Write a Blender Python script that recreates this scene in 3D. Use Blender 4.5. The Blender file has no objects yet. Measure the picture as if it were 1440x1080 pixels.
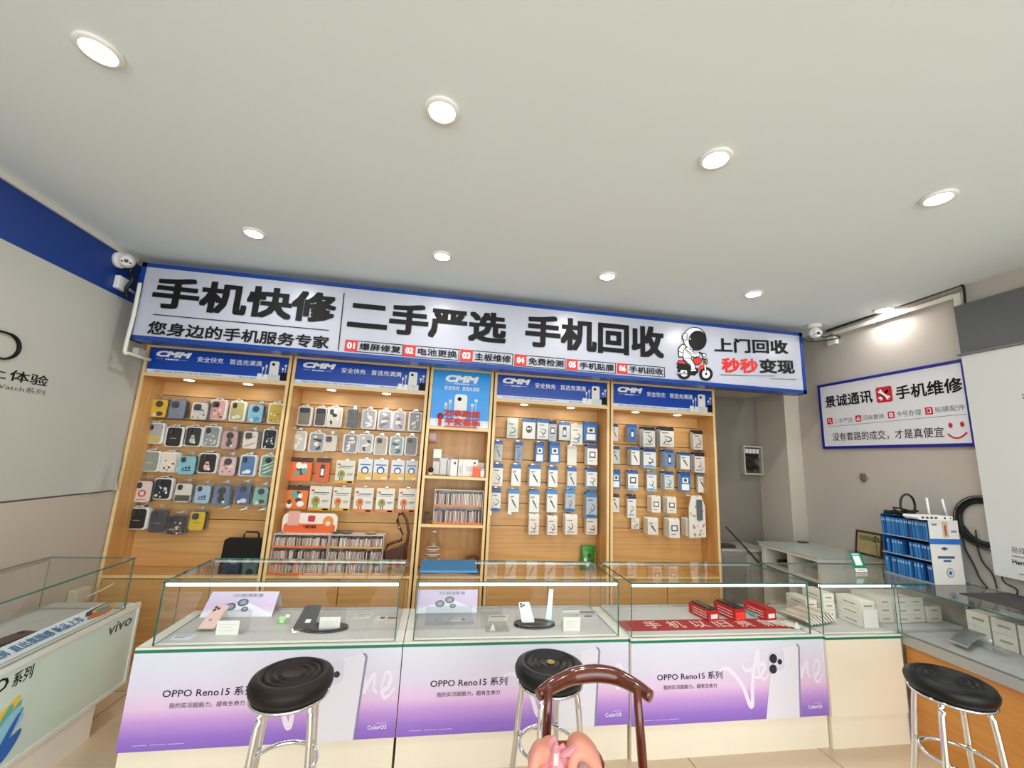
import bpy, math, random
from mathutils import Vector, Matrix
R_ = random.Random(7)
SC = bpy.context.scene
COL = SC.collection
# ---------------------------------------------------------------- camera
FPX, YAW, PIT, ROL, CZ = 577.794, math.radians(9.04664), math.radians(10.2701), math.radians(2.71524), 1.523
_f = Vector((math.sin(YAW)*math.cos(PIT), math.cos(YAW)*math.cos(PIT), math.sin(PIT)))
_r = Vector((math.cos(YAW), -math.sin(YAW), 0)); _u = _r.cross(_f)
CR = _r*math.cos(ROL)+_u*math.sin(ROL); CU = -_r*math.sin(ROL)+_u*math.cos(ROL); CF = _f
cam = bpy.data.objects.new('camera', bpy.data.cameras.new('camera')); COL.objects.link(cam)
m = Matrix.Identity(4)
for i in range(3): m[i][0] = CR[i]; m[i][1] = CU[i]; m[i][2] = -CF[i]
m[2][3] = CZ; cam.matrix_world = m
cam.data.sensor_width = 36; cam.data.lens = FPX/1440*36; cam.data.clip_start = .02
SC.camera = cam
# ---------------------------------------------------------------- light and exposure
SC.view_settings.view_transform = 'Standard'; SC.view_settings.look = 'None'; SC.view_settings.gamma = 1
SC.view_settings.use_curve_mapping = False
SC.view_settings.exposure = 0.42
w = bpy.data.worlds.new('street_daylight'); SC.world = w; w.use_nodes = True
bg = w.node_tree.nodes['Background']; bg.inputs[0].default_value = (.93, .98, 1.0, 1); bg.inputs[1].default_value = 3.4
def area(name, loc, rot, sx, sy, power, col=(1, 1, 1), shape='RECTANGLE', portal=False, spread=math.pi):
    l = bpy.data.lights.new(name, 'AREA'); l.shape = shape; l.size = sx; l.size_y = sy; l.energy = power; l.color = col; l.spread = spread
    l.cycles.is_portal = portal
    o = bpy.data.objects.new(name, l); o.location = loc; o.rotation_euler = rot; COL.objects.link(o); return o
HC = 2.823                                   # ceiling height
XL, XR, YB, YS = -2.296, 3.414, 3.86, -2.6   # left wall, right wall, back wall, open shop front
area('shopfront_opening', ((XL+XR)/2, YS, 1.4), (math.radians(90), 0, 0), XR-XL, 2.8, 1, portal=True)
SC.cycles.max_bounces = 12; SC.cycles.transparent_max_bounces = 32; SC.cycles.diffuse_bounces = 5; SC.cycles.glossy_bounces = 4
SC.cycles.sample_clamp_indirect = 6; SC.cycles.caustics_reflective = False; SC.cycles.caustics_refractive = False
try: SC.cycles.use_denoising = True
except Exception: pass

def W(px, py, **k):
    """the point where the sight line through photo pixel (px, py) meets the plane x=, y= or z="""
    d = CF+CR*((px-720)/FPX)-CU*((py-540)/FPX)
    (a, v), = k.items(); i = 'xyz'.index(a)
    t = (v-(CZ if i == 2 else 0))/d[i]
    p = d*t; p.z += CZ; return p
# ---------------------------------------------------------------- materials
def lin(h):
    if isinstance(h, str):
        h = h.lstrip('#'); c = [int(h[i:i+2], 16)/255 for i in (0, 2, 4)]
    else: c = h
    return tuple(((x/12.92) if x <= .04045 else ((x+.055)/1.055)**2.4) for x in c)+(1,)
MATS = {}
def mat(name, col='#808080', rough=.5, metal=0, emit=0, noise=0, nscale=30, spec=.5, bump=0, coat=0):
    if name in MATS: return MATS[name]
    M = bpy.data.materials.new(name); M.use_nodes = True; nt = M.node_tree; b = nt.nodes['Principled BSDF']
    c = lin(col); b.inputs['Base Color'].default_value = c; b.inputs['Roughness'].default_value = rough
    b.inputs['Metallic'].default_value = metal; b.inputs['Specular IOR Level'].default_value = spec
    b.inputs['Coat Weight'].default_value = coat
    if emit: b.inputs['Emission Color'].default_value = c; b.inputs['Emission Strength'].default_value = emit
    if noise or bump:
        tc = nt.nodes.new('ShaderNodeTexCoord'); n = nt.nodes.new('ShaderNodeTexNoise'); n.inputs['Scale'].default_value = nscale
        n.inputs['Detail'].default_value = 4; nt.links.new(tc.outputs['Object'], n.inputs['Vector'])
        if noise:
            mx = nt.nodes.new('ShaderNodeMix'); mx.data_type = 'RGBA'
            mx.inputs[6].default_value = tuple(x*(1-noise) for x in c[:3])+(1,); mx.inputs[7].default_value = tuple(min(1, x*(1+noise)) for x in c[:3])+(1,)
            nt.links.new(n.outputs['Fac'], mx.inputs[0]); nt.links.new(mx.outputs[2], b.inputs['Base Color'])
        if bump:
            bp = nt.nodes.new('ShaderNodeBump'); bp.inputs['Strength'].default_value = bump; bp.inputs['Distance'].default_value = .002
            nt.links.new(n.outputs['Fac'], bp.inputs['Height']); nt.links.new(bp.outputs[0], b.inputs['Normal'])
    MATS[name] = M; return M
def wood(name, c1, c2, axis='x', rough=.38, scale=1):
    M = bpy.data.materials.new(name); M.use_nodes = True; nt = M.node_tree; b = nt.nodes['Principled BSDF']; b.inputs['Roughness'].default_value = rough
    tc = nt.nodes.new('ShaderNodeTexCoord'); mp = nt.nodes.new('ShaderNodeMapping'); nt.links.new(tc.outputs['Object'], mp.inputs[0])
    s = {'x': (1.3, 30, 30), 'z': (30, 30, 1.3), 'y': (30, 1.3, 30)}[axis]; mp.inputs['Scale'].default_value = tuple(v*scale for v in s)
    n = nt.nodes.new('ShaderNodeTexNoise'); n.inputs['Scale'].default_value = 1; n.inputs['Detail'].default_value = 6; n.inputs['Distortion'].default_value = .6
    nt.links.new(mp.outputs[0], n.inputs['Vector'])
    r = nt.nodes.new('ShaderNodeValToRGB'); r.color_ramp.elements[0].position = .3; r.color_ramp.elements[1].position = .72
    r.color_ramp.elements[0].color = lin(c2); r.color_ramp.elements[1].color = lin(c1)
    nt.links.new(n.outputs['Fac'], r.inputs[0]); nt.links.new(r.outputs[0], b.inputs['Base Color']); MATS[name] = M; return M
def glassmat(name, tint=(.975, .988, .984), gloss=1.0, rough=0.0, crinkle=0):
    M = bpy.data.materials.new(name); M.use_nodes = True; nt = M.node_tree; nt.nodes.clear()
    o = nt.nodes.new('ShaderNodeOutputMaterial'); t = nt.nodes.new('ShaderNodeBsdfTransparent'); t.inputs[0].default_value = tint+(1,)
    g = nt.nodes.new('ShaderNodeBsdfGlossy'); g.inputs['Roughness'].default_value = rough
    f = nt.nodes.new('ShaderNodeFresnel'); f.inputs[0].default_value = 1.5
    mu = nt.nodes.new('ShaderNodeMath'); mu.operation = 'MULTIPLY'; gm = nt.nodes.new('ShaderNodeNewGeometry'); bf = nt.nodes.new('ShaderNodeMath'); bf.operation = 'MULTIPLY_ADD'
    bf.inputs[1].default_value = -gloss; bf.inputs[2].default_value = gloss; nt.links.new(gm.outputs['Backfacing'], bf.inputs[0]); nt.links.new(bf.outputs[0], mu.inputs[1])
    if crinkle:
        tc = nt.nodes.new('ShaderNodeTexCoord'); n = nt.nodes.new('ShaderNodeTexNoise'); n.inputs['Scale'].default_value = crinkle; n.inputs['Detail'].default_value = 3; n.inputs['Distortion'].default_value = 1
        bp = nt.nodes.new('ShaderNodeBump'); bp.inputs['Strength'].default_value = .7; bp.inputs['Distance'].default_value = .01
        nt.links.new(tc.outputs['Object'], n.inputs['Vector']); nt.links.new(n.outputs['Fac'], bp.inputs['Height']); nt.links.new(bp.outputs[0], g.inputs['Normal']); nt.links.new(bp.outputs[0], f.inputs['Normal'])
    mx = nt.nodes.new('ShaderNodeMixShader'); nt.links.new(f.outputs[0], mu.inputs[0]); nt.links.new(mu.outputs[0], mx.inputs[0])
    nt.links.new(t.outputs[0], mx.inputs[1]); nt.links.new(g.outputs[0], mx.inputs[2]); nt.links.new(mx.outputs[0], o.inputs[0]); MATS[name] = M; return M
def ramp_mat(name, stops, axis='Z', rough=.35, stops2=None):
    """printed colour gradient along the object's own height"""
    M = bpy.data.materials.new(name); M.use_nodes = True; nt = M.node_tree; b = nt.nodes['Principled BSDF']; b.inputs['Roughness'].default_value = rough
    tc = nt.nodes.new('ShaderNodeTexCoord'); sp = nt.nodes.new('ShaderNodeSeparateXYZ'); nt.links.new(tc.outputs['Generated'], sp.inputs[0])
    def rr(st):
        r = nt.nodes.new('ShaderNodeValToRGB'); e = r.color_ramp.elements
        while len(e) < len(st): e.new(.5)
        for i, (p, c) in enumerate(st): e[i].position = p; e[i].color = lin(c)
        nt.links.new(sp.outputs[axis], r.inputs[0]); return r
    r = rr(stops); src = r.outputs[0]
    if stops2:
        r2 = rr(stops2); mx = nt.nodes.new('ShaderNodeMix'); mx.data_type = 'RGBA'; nt.links.new(sp.outputs['X'], mx.inputs[0])
        nt.links.new(r.outputs[0], mx.inputs[6]); nt.links.new(r2.outputs[0], mx.inputs[7]); src = mx.outputs[2]
    nt.links.new(src, b.inputs['Base Color']); MATS[name] = M; return M
WHITE = mat('white_plastic', '#ECECEA', .4); BLACK = mat('black_plastic', '#141416', .35); INK = mat('black_ink', '#0E0D10', .6, spec=.25)
INKR = mat('red_ink', '#D2201E', .4); INKW = mat('white_ink', '#F6F7FA', .4); INKG = mat('grey_ink', '#55585C', .5); BLUE = mat('frame_blue', '#0B3A8C', .3)
OAK = wood('oak_slat', '#DAAE74', '#C69252', 'x'); OAKV = wood('oak_upright', '#D5A76B', '#C28D4C', 'z'); EDGE = mat('oak_edge_band', '#EBCB92', .4)
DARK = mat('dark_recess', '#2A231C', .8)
GLASS = glassmat('clear_glass'); GEDGE = mat('green_glass_edge', '#2C6A60', .15); CHROME = mat('chrome', '#E4E6E6', .08, 1)
ALU = mat('brushed_aluminium', '#C9CBC8', .3, .8); CLEAR = glassmat('clear_acrylic', (.94, .95, .95), 1.0, .02); FILM = glassmat('clear_film', (.95, .95, .95), 2.2, .1, 45)
GREY = mat('display_floor_grey', '#BEBCB9', .45); CREAM = mat('cream_laminate', '#EFE6D2', .3, noise=.03, nscale=6); OFFW = mat('off_white_laminate', '#E9E6DC', .35)
LED = mat('led_strip', '#FFFFFF', .5, emit=6)
# ---------------------------------------------------------------- mesh and object helpers
WL = {}
class MB:
    def __init__(s, M=None): s.v = []; s.f = []; s.mi = []; s.sm = []; s.M = M or Matrix.Identity(4)
    def add(s, vs, fs, mi=0, smooth=False):
        b = len(s.v); s.v += [s.M @ Vector(p) for p in vs]
        for f in fs: s.f.append([b+i for i in f]); s.mi.append(mi); s.sm.append(smooth)
        return s
    def box(s, x0, x1, y0, y1, z0, z1, mi=0, M=None, top=None, front=None):
        vs = [(x, y, z) for z in (z0, z1) for y in (y0, y1) for x in (x0, x1)]
        if M: vs = [M @ Vector(p) for p in vs]
        fs = [(0, 2, 3, 1), (4, 5, 7, 6), (0, 1, 5, 4), (2, 6, 7, 3), (0, 4, 6, 2), (1, 3, 7, 5)]
        b = len(s.v); s.add(vs, fs, mi)
        if top is not None: s.mi[-5] = top
        if front is not None: s.mi[-4] = front
        return s
    def prism(s, pts, o, u, v, d, mi=0, side=None):
        """extrude the 2D outline pts (u, v axes at o) by vector d towards the viewer"""
        o, u, v, d = map(Vector, (o, u, v, d)); n = len(pts)
        if d.dot(u.cross(v)) < 0: pts = pts[::-1]
        a = [o+u*p[0]+v*p[1] for p in pts]; s.add(a+[p+d for p in a], [list(range(n))[::-1], list(range(n, 2*n))]+[], mi)
        b = len(s.v)-2*n
        for i in range(n):
            j = (i+1) % n; s.f.append([b+i, b+j, b+n+j, b+n+i]); s.mi.append(mi if side is None else side); s.sm.append(False)
        return s
    def lathe(s, prof, c=(0, 0, 0), n=24, mi=0, ax=None, smooth=True, caps=True):
        ax = Vector(ax or (0, 0, 1)).normalized(); q = ax.to_track_quat('Z', 'Y').to_matrix(); c = Vector(c)
        vs = [c+q @ Vector((r*math.cos(2*math.pi*i/n), r*math.sin(2*math.pi*i/n), z)) for r, z in prof for i in range(n)]
        fs = [[k*n+i, k*n+(i+1) % n, (k+1)*n+(i+1) % n, (k+1)*n+i] for k in range(len(prof)-1) for i in range(n)]
        s.add(vs, fs, mi, smooth)
        if caps: s.f += [[len(s.v)-len(vs)+i for i in range(n)][::-1], [len(s.v)-n+i for i in range(n)]]; s.mi += [mi, mi]; s.sm += [False, False]
        return s
    def tube(s, pts, r, n=8, mi=0, closed=False, flat=1.0, up=(0, 0, 1)):
        pts = [Vector(p) for p in pts]; k = len(pts); rr = r if isinstance(r, (list, tuple)) else [r]*k; vs = []
        for i, p in enumerate(pts):
            t = (pts[(i+1) % k]-pts[i-1]) if closed else (pts[min(i+1, k-1)]-pts[max(i-1, 0)])
            t.normalize(); a = Vector(up); a = a if abs(a.dot(t)) < .95 else Vector((1, 0, 0)); x = t.cross(a).normalized(); y = x.cross(t)
            vs += [p+(x*math.cos(2*math.pi*j/n)*flat+y*math.sin(2*math.pi*j/n))*rr[i] for j in range(n)]
        m_ = k if closed else k-1
        fs = [[i*n+j, i*n+(j+1) % n, ((i+1) % k)*n+(j+1) % n, ((i+1) % k)*n+j] for i in range(m_) for j in range(n)]
        if not closed: fs += [list(range(n))[::-1], [(k-1)*n+j for j in range(n)]]
        return s.add(vs, fs, mi, True)
    def ball(s, c, r, n=12, mi=0, sc=(1, 1, 1)):
        c = Vector(c); vs = []; h = n//2
        for a in range(h+1):
            t = math.pi*a/h
            for b in range(n): vs.append(c+Vector((sc[0]*math.sin(t)*math.cos(2*math.pi*b/n), sc[1]*math.sin(t)*math.sin(2*math.pi*b/n), -sc[2]*math.cos(t)))*r)
        return s.add(vs, [[a*n+b, a*n+(b+1) % n, (a+1)*n+(b+1) % n, (a+1)*n+b] for a in range(h) for b in range(n)], mi, True)
    def build(s, name, mats, parent=None, label=None, cat=None, group=None, kind=None, base=False, bevel=0):
        mats = mats if isinstance(mats, (list, tuple)) else [mats]
        lo = [min(p[i] for p in s.v) for i in range(3)]; hi = [max(p[i] for p in s.v) for i in range(3)]
        c = Vector(((lo[0]+hi[0])/2, (lo[1]+hi[1])/2, lo[2] if parent is None else (lo[2]+hi[2])/2))
        me = bpy.data.meshes.new(name); me.from_pydata([p-c for p in s.v], [], s.f)
        for mm in mats: me.materials.append(mm)
        me.polygons.foreach_set('material_index', s.mi); me.polygons.foreach_set('use_smooth', s.sm); me.update()
        o = bpy.data.objects.new(name, me); COL.objects.link(o); place(o, c, parent)
        if bevel:
            b = o.modifiers.new('edge', 'BEVEL'); b.width = bevel; b.segments = 2; b.limit_method = 'ANGLE'
        tag(o, label, cat, group, kind); return o
def place(o, c, parent=None):
    c = Vector(c); WL[o.name] = c
    if parent is None: o.location = c
    else: o.parent = parent; o.location = c-WL[parent.name]
def tag(o, label=None, cat=None, group=None, kind=None):
    for k, v in (('label', label), ('category', cat), ('group', group), ('kind', kind)):
        if v: o[k] = v
    return o
def thing(name, label, cat, loc, group=None):
    o = bpy.data.objects.new(name, None); o.empty_display_size = .05; COL.objects.link(o); place(o, loc); return tag(o, label, cat, group)
def kids(o): return [c for c in COL.objects if c.parent == o]
def dup(o, d=(0, 0, 0), label=None, ch=None):
    """copy a thing with copies of its parts, moved by d"""
    c = o.copy(); COL.objects.link(c); c.location = o.location+Vector(d); WL[c.name] = WL[o.name]+Vector(d)
    if label: c['label'] = label
    for k in (ch if ch is not None else kids(o)):
        q = k.copy(); COL.objects.link(q); q.parent = c; WL[q.name] = WL[k.name]+Vector(d)
    return c
def rrect(w, h, r, n=4, x=0, y=0):
    p = []
    for cx, cy, a in ((w/2-r, h/2-r, 0), (-w/2+r, h/2-r, 90), (-w/2+r, -h/2+r, 180), (w/2-r, -h/2+r, 270)):
        p += [(x+cx+r*math.cos(math.radians(a+90*i/n)), y+cy+r*math.sin(math.radians(a+90*i/n))) for i in range(n+1)]
    return p
def circ(r, n=16, x=0, y=0, sy=1): return [(x+r*math.cos(2*math.pi*i/n), y+r*sy*math.sin(2*math.pi*i/n)) for i in range(n)]
_TC = {}
def textmesh(s, bold, shear=0):
    key = (s, bold, shear)
    if key not in _TC:
        c = bpy.data.curves.new('lettering', 'FONT'); c.body = s; c.shear = shear; c.resolution_u = 2; c.fill_mode = 'FRONT'
        o = bpy.data.objects.new('lettering', c); COL.objects.link(o); dg = bpy.context.evaluated_depsgraph_get()
        me = bpy.data.meshes.new_from_object(o.evaluated_get(dg)); bpy.data.objects.remove(o); bpy.data.curves.remove(c)
        vs = [(v.co.x, v.co.y) for v in me.vertices]; fs = [list(p.vertices) for p in me.polygons]; bpy.data.meshes.remove(me)
        if bold:
            v0, f0 = vs, fs; n0 = len(vs); ds = [(i, j) for i in (-1, 0, 1) for j in (-1, 0, 1)]
            vs = [(x+i*bold, y+j*bold) for i, j in ds for x, y in v0]; fs = [[k+q*n0 for k in f] for q in range(9) for f in f0]
        x0 = min(v[0] for v in vs); x1 = max(v[0] for v in vs); y0 = min(v[1] for v in vs); y1 = max(v[1] for v in vs)
        nb = 9 if bold else 1; nv = len(vs)//nb
        _TC[key] = ([((v[0]-x0)/(x1-x0), (v[1]-y0)/max(y1-y0, 1e-6), i//nv) for i, v in enumerate(vs)], fs)
    return _TC[key]
def text(parent, s, o, u, v, mt, bold=0, shear=0, name='lettering', mb=None, mi=0):
    """lettering filling the box spanned by vectors u, v at o"""
    vs, fs = textmesh(s, bold, shear); o, u, v = Vector(o), Vector(u), Vector(v)
    n = u.cross(v).normalized()*.00012; pts = [o+u*a+v*b+n*k for a, b, k in vs]   # thickened copies lie one above the other
    if mb is not None: mb.add(pts, fs, mi); return mb
    q = MB(); q.add(pts, fs); return q.build(name, mt, parent)
def textpx(parent, s, tl, br, mt, bold=0, off=(0, -.004, 0), mb=None, mi=0, shear=0, **pl):
    a, b = W(*tl, **pl), W(*br, **pl); o = Vector(off)
    ax = 0 if 'y' in pl else 1
    u = Vector((0, 0, 0)); u[ax] = b[ax]-a[ax]
    return text(parent, s, Vector((a.x, a.y, b.z))+o, u, (0, 0, a.z-b.z), mt, bold, shear, mb=mb, mi=mi)
# ---------------------------------------------------------------- room
def struct(name, mb, mats): return mb.build(name, mats, kind='structure')
def tiles(name):
    M = mat(name, '#CDB89E', .18); nt = M.node_tree; b = nt.nodes['Principled BSDF']
    tc = nt.nodes.new('ShaderNodeTexCoord'); br = nt.nodes.new('ShaderNodeTexBrick'); nt.links.new(tc.outputs['Object'], br.inputs[0])
    br.offset = 0; br.inputs['Scale'].default_value = 1; br.inputs['Brick Width'].default_value = .8; br.inputs['Row Height'].default_value = .8
    br.inputs['Mortar Size'].default_value = .003; br.inputs['Color1'].default_value = lin('#CFBBA2'); br.inputs['Color2'].default_value = lin('#C9B49A'); br.inputs['Mortar'].default_value = lin('#7F6E5C')
    nt.links.new(br.outputs[0], b.inputs['Base Color']); return M
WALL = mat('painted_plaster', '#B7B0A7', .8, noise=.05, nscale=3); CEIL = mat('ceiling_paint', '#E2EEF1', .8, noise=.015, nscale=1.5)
struct('floor', MB().box(XL-.2, XR+.3, YS-3, YB+.1, -.06, 0), tiles('beige_tiles'))
struct('ceiling', MB().box(XL-.1, XR+.1, YS, YB+.1, HC, HC+.08), CEIL)
struct('wall_left', MB().box(XL-.1, XL, YS, YB, 0, HC), WALL)
struct('wall_right', MB().box(XR, XR+.1, YS, YB, 0, HC), WALL)
struct('wall_back', MB().box(XL-.1, XR+.1, YB, YB+.1, 0, HC), mat('dark_grey_plaster', '#7C756C', .85, noise=.08, nscale=4))  # back wall in a darker grey than the side walls
struct('shade_bulkhead', MB().box(XL+.001, 3.13, 3.26, YB-.001, 2.262, HC-.001), mat('shade_bulkhead_paint', '#B9B4AA', .8))   # bulkhead behind the sign, added to shade the alcove; also holds the sign
struct('wall_pier', MB().box(3.25, XR-.001, 3.49, YB-.001, 0, HC-.001), mat('pier_plaster', '#B9B2A6', .8, noise=.06, nscale=4))
TRIM = mat('white_trim', '#DEDCD3', .5)
struct('trim_1', MB().box(XL+.001, XL+.02, YS, 3.2, HC-.035, HC-.001), TRIM)
struct('trim_2', MB().box(XL+.0005, XL+.006, YS, 3.3, 2.5005, HC-.036), mat('blue_band_paint', '#0F3888', .45, noise=.04, nscale=8))
# recessed ceiling downlights (two rows across the shop, more rows towards the street)
def downlight(x, y, label, power):
    t = thing('ceiling_downlight', label, 'ceiling light', (x, y, HC-.012), 'recessed ceiling downlights')
    MB().lathe([(.05, .0), (.064, .0), (.068, .006), (.066, .0118), (.05, .0118)], (x, y, HC-.012), 28, caps=False).build('trim_ring', WHITE, t)
    MB().lathe([(.0505, .003), (.04, .001), (.001, .0)], (x, y, HC-.009), 28).build('lens', LAMP, t)
    o = area('lamp_glow', (x, y, HC-.02), (0, 0, 0), .09, .09, power, (1, .97, .92), 'DISK'); o.parent = t; o.location = (0, 0, -.006)
    return t
LAMP = mat('lamp_lens', '#FFFFFF', .4, emit=14)
LX = [-1.25+1.152*i for i in range(5)]
nm = ['first', 'second', 'third', 'fourth', 'fifth']
for i, x in enumerate(LX):
    if i < 4: downlight(x, 1.397, f'round white downlight, {nm[i]} from the blue-banded wall in the row away from the big sign', 4)
    downlight(x, 2.577, f'round white downlight, {nm[i]} from the blue-banded wall in the row close to the big sign', 4)
# ---------------------------------------------------------------- the long overhead sign
SY, SX0, SX1, SZ0, SZ1 = 3.1135, -2.189, 3.139, 2.207, 2.768
FACE = mat('sign_face_film', '#B2B6C5', .3, spec=.5)
sg = thing('overhead_sign', 'long white shop sign with blue frame and black lettering below the ceiling', 'sign', ((SX0+SX1)/2, SY+.08, SZ0))
b = MB(); fw = .03
b.box(SX0, SX1, SY, SY+.14, SZ1-fw, SZ1).box(SX0, SX1, SY, SY+.14, SZ0, SZ0+fw).box(SX0, SX0+fw, SY, SY+.14, SZ0, SZ1).box(SX1-fw, SX1, SY, SY+.14, SZ0, SZ1).box(SX0+.01, SX1-.01, SY+.12, 3.259, SZ0+.01, SZ1-.01)
b.build('frame', BLUE, sg)
b = MB(); b.prism(rrect(SX1-SX0-2*fw+.02, SZ1-SZ0-2*fw+.02, .03), ((SX0+SX1)/2, SY+.02, (SZ0+SZ1)/2), (1, 0, 0), (0, 0, 1), (0, -.016, 0)); face = b.build('face_panel', FACE, sg)
P = dict(y=SY); OF = (0, -.003, 0)
def st(s, tl, br, mt, bold): return textpx(face, s, tl, br, mt, bold, (0, -.0005, 0), **P)
st('手机快修', (220, 387.5), (470, 456), INK, .035); st('您身边的手机服务专家', (210, 451), (461.5, 491), INK, .022)
st('二手严选', (492.5, 419), (711, 484), INK, .035); st('手机回收', (740, 441), (934, 504.5), INK, .035)
def st3(s, tl, bl, br, mt, bold):
    a, b, c = W(*bl, **P), W(*br, **P), W(*tl, **P); return text(face, s, a+Vector((0, -.0005, 0)), b-a, (0, 0, c.z-a.z), mt, bold)
st3('上门回收', (1004.7, 475), (1004.7, 495), (1108.5, 498), INK, .03); st3('秒秒', (1015.3, 503), (1015.3, 523.6), (1066.5, 525), INKR, .03); st3('变现', (1068.5, 504.5), (1068.5, 524.5), (1118, 526), INK, .03)
def bar(mb, p, q, wd, mi=0, off=-.0005, taper=0, **pl):
    a, c = W(*p, **pl), W(*q, **pl); d = (c-a).normalized(); n = d.cross(Vector((0, 1, 0)) if 'y' in pl else Vector((-1, 0, 0))).normalized()*wd/2
    o = Vector((0, off, 0)) if 'y' in pl else Vector((off, 0, 0)); k = 1-taper
    return mb.add([a-n*k+o, c-n*k+o, c+n*k+o, a+n*k+o], [(0, 1, 2, 3)], mi)
b = MB(); bar(b, (215, 442), (462.5, 464.5), .006, **P); bar(b, (484, 412), (475.7, 492), .007, **P); b.build('rule_line', INK, face)
b = MB(); bar(b, (1013, 527), (1052, 528), .006, **P); bar(b, (1052, 528), (1090, 528.7), .004, **P); bar(b, (1083, 532.5), (1120, 533.5), .004, **P); b.build('rule_line', INKG, face)
for tl, br, num, s in [((486, 477.5), (566, 500), '01', '爆屏修复'), ((568, 484.5), (645, 507), '02', '电池更换'), ((647.5, 491), (721, 514), '03', '主板维修'), ((724, 498), (795, 520), '04', '免费检测'), ((797, 504.5), (866, 525.5), '05', '手机贴膜'), ((868, 510.5), (935, 530.5), '06', '手机回收')]:
    a, c = W(*tl, **P), W(*br, **P); w_, h_ = c.x-a.x, a.z-c.z; y = SY-.0002
    q = MB(); k = .004
    for x0, x1, z0, z1 in ((a.x, c.x, c.z, c.z+k), (a.x, c.x, a.z-k, a.z), (c.x-k, c.x, c.z, a.z)): q.box(x0, x1, y-.001, y+.004, z0, z1, 0)
    q.prism(rrect(h_*1.02, h_, .012, 3), (a.x+h_*.51, y+.004, (a.z+c.z)/2), (1, 0, 0), (0, 0, 1), (0, -.006, 0), 1)
    text(None, num, (a.x+h_*.18, y-.0035, c.z+h_*.22), (h_*.66, 0, 0), (0, 0, h_*.56), None, .04, mb=q, mi=2)
    text(None, s, (a.x+h_*1.22, y-.0015, c.z+h_*.2), (w_-h_*1.4, 0, 0), (0, 0, h_*.62), None, .018, mb=q, mi=0)
    q.build('service_tag', [INK, INKR, INKW], face)
# printed rider in a space suit on a red motorbike
def px(x, y): return W(930+x/6.857, 440+y/6.857, **P)
class Art:
    def __init__(s): s.q = MB(); s.k = 0
    def poly(s, pts, mi):
        s.k += 1; y = SY-.0006-.00012*s.k
        p = [px(*a) for a in pts]; p = [Vector((a.x, y, a.z)) for a in p]
        area2 = sum(p[i].x*p[(i+1) % len(p)].z-p[(i+1) % len(p)].x*p[i].z for i in range(len(p)))
        s.q.add(p if area2 < 0 else p[::-1], [list(range(len(p)))[::-1]], mi); return s
    def ell(s, x, y, rx, ry, mi, rot=0):
        c, n = math.cos(rot), math.sin(rot)
        return s.poly([(x+rx*math.cos(t)*c-ry*math.sin(t)*n, y+rx*math.cos(t)*n+ry*math.sin(t)*c) for t in [i*math.pi/12 for i in range(24)]], mi)
    def line(s, pts, w, mi):
        for (a, b_), (c, d) in zip(pts, pts[1:]):
            l = math.hypot(c-a, d-b_) or 1; nx, ny = -(d-b_)/l*w/2, (c-a)/l*w/2
            s.poly([(a+nx, b_+ny), (c+nx, d+ny), (c-nx, d-ny), (a-nx, b_-ny)], mi)
        return s
A = Art()   # 0 black 1 white 2 red 3 grey 4 brown
A.poly([(110, 634), (330, 646), (540, 660), (400, 662), (200, 645)], 3)
for cx, cy in ((220, 575), (430, 590)):
    A.ell(cx, cy, 66, 68, 0).ell(cx, cy, 40, 42, 3).ell(cx, cy, 34, 36, 1).ell(cx, cy, 12, 12, 0)
A.poly([(145, 520), (180, 490), (250, 490), (280, 520), (270, 560), (160, 545)], 0).poly([(150, 575), (290, 575), (290, 596), (150, 592)], 0).poly([(150, 573), (285, 578), (285, 592), (152, 588)], 3)
A.poly([(240, 530), (350, 530), (360, 570), (320, 605), (250, 590)], 0)
A.poly([(145, 490), (165, 455), (230, 462), (250, 500), (160, 510)], 0).poly([(155, 485), (170, 463), (222, 470), (235, 492)], 2)
A.poly([(350, 560), (370, 505), (420, 500), (400, 540)], 2)
A.line([(415, 440), (425, 580)], 22, 0).line([(415, 440), (425, 580)], 12, 1)
A.ell(345, 465, 46, 38, 0).ell(345, 465, 39, 31, 2)
A.poly([(160, 340), (195, 300), (240, 310), (220, 430), (165, 430)], 0).poly([(170, 345), (200, 310), (230, 316), (212, 420), (172, 420)], 1).line([(165, 375), (220, 385)], 8, 0)
A.poly([(215, 345), (260, 315), (310, 350), (290, 450), (210, 460), (200, 400)], 0).poly([(222, 350), (258, 325), (300, 352), (284, 445), (216, 450), (208, 400)], 1)
A.poly([(205, 440), (280, 430), (325, 500), (330, 560), (280, 555), (275, 510)], 0).poly([(214, 445), (276, 438), (316, 502), (320, 550), (288, 548), (284, 505)], 1)
A.poly([(275, 545), (330, 540), (345, 565), (280, 570)], 0).poly([(281, 548), (326, 545), (335, 560), (284, 563)], 1)
A.line([(240, 345), (310, 412), (365, 405)], 42, 0).line([(240, 345), (310, 410), (360, 404)], 30, 1).ell(320, 410, 18, 20, 0).ell(320, 410, 13, 15, 1)
A.line([(360, 380), (430, 410)], 12, 0).ell(410, 408, 22, 20, 0).ell(410, 410, 14, 12, 1).ell(428, 470, 18, 32, 0).ell(430, 470, 12, 24, 4).line([(385, 440), (420, 450)], 14, 0)
A.line([(222, 340), (290, 400)], 7, 0)
A.ell(320, 250, 112, 112, 0).ell(316, 250, 104, 104, 1).ell(345, 268, 88, 96, 0, .2).ell(228, 232, 30, 38, 0).ell(228, 232, 23, 30, 1).ell(240, 236, 13, 20, 3).ell(274, 252, 6, 8, 1)
A.q.build('rider_print', [INK, INKW, INKR, mat('print_grey', '#9EA2A8', .4), mat('print_brown', '#8A6A3A', .4)], face)
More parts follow.
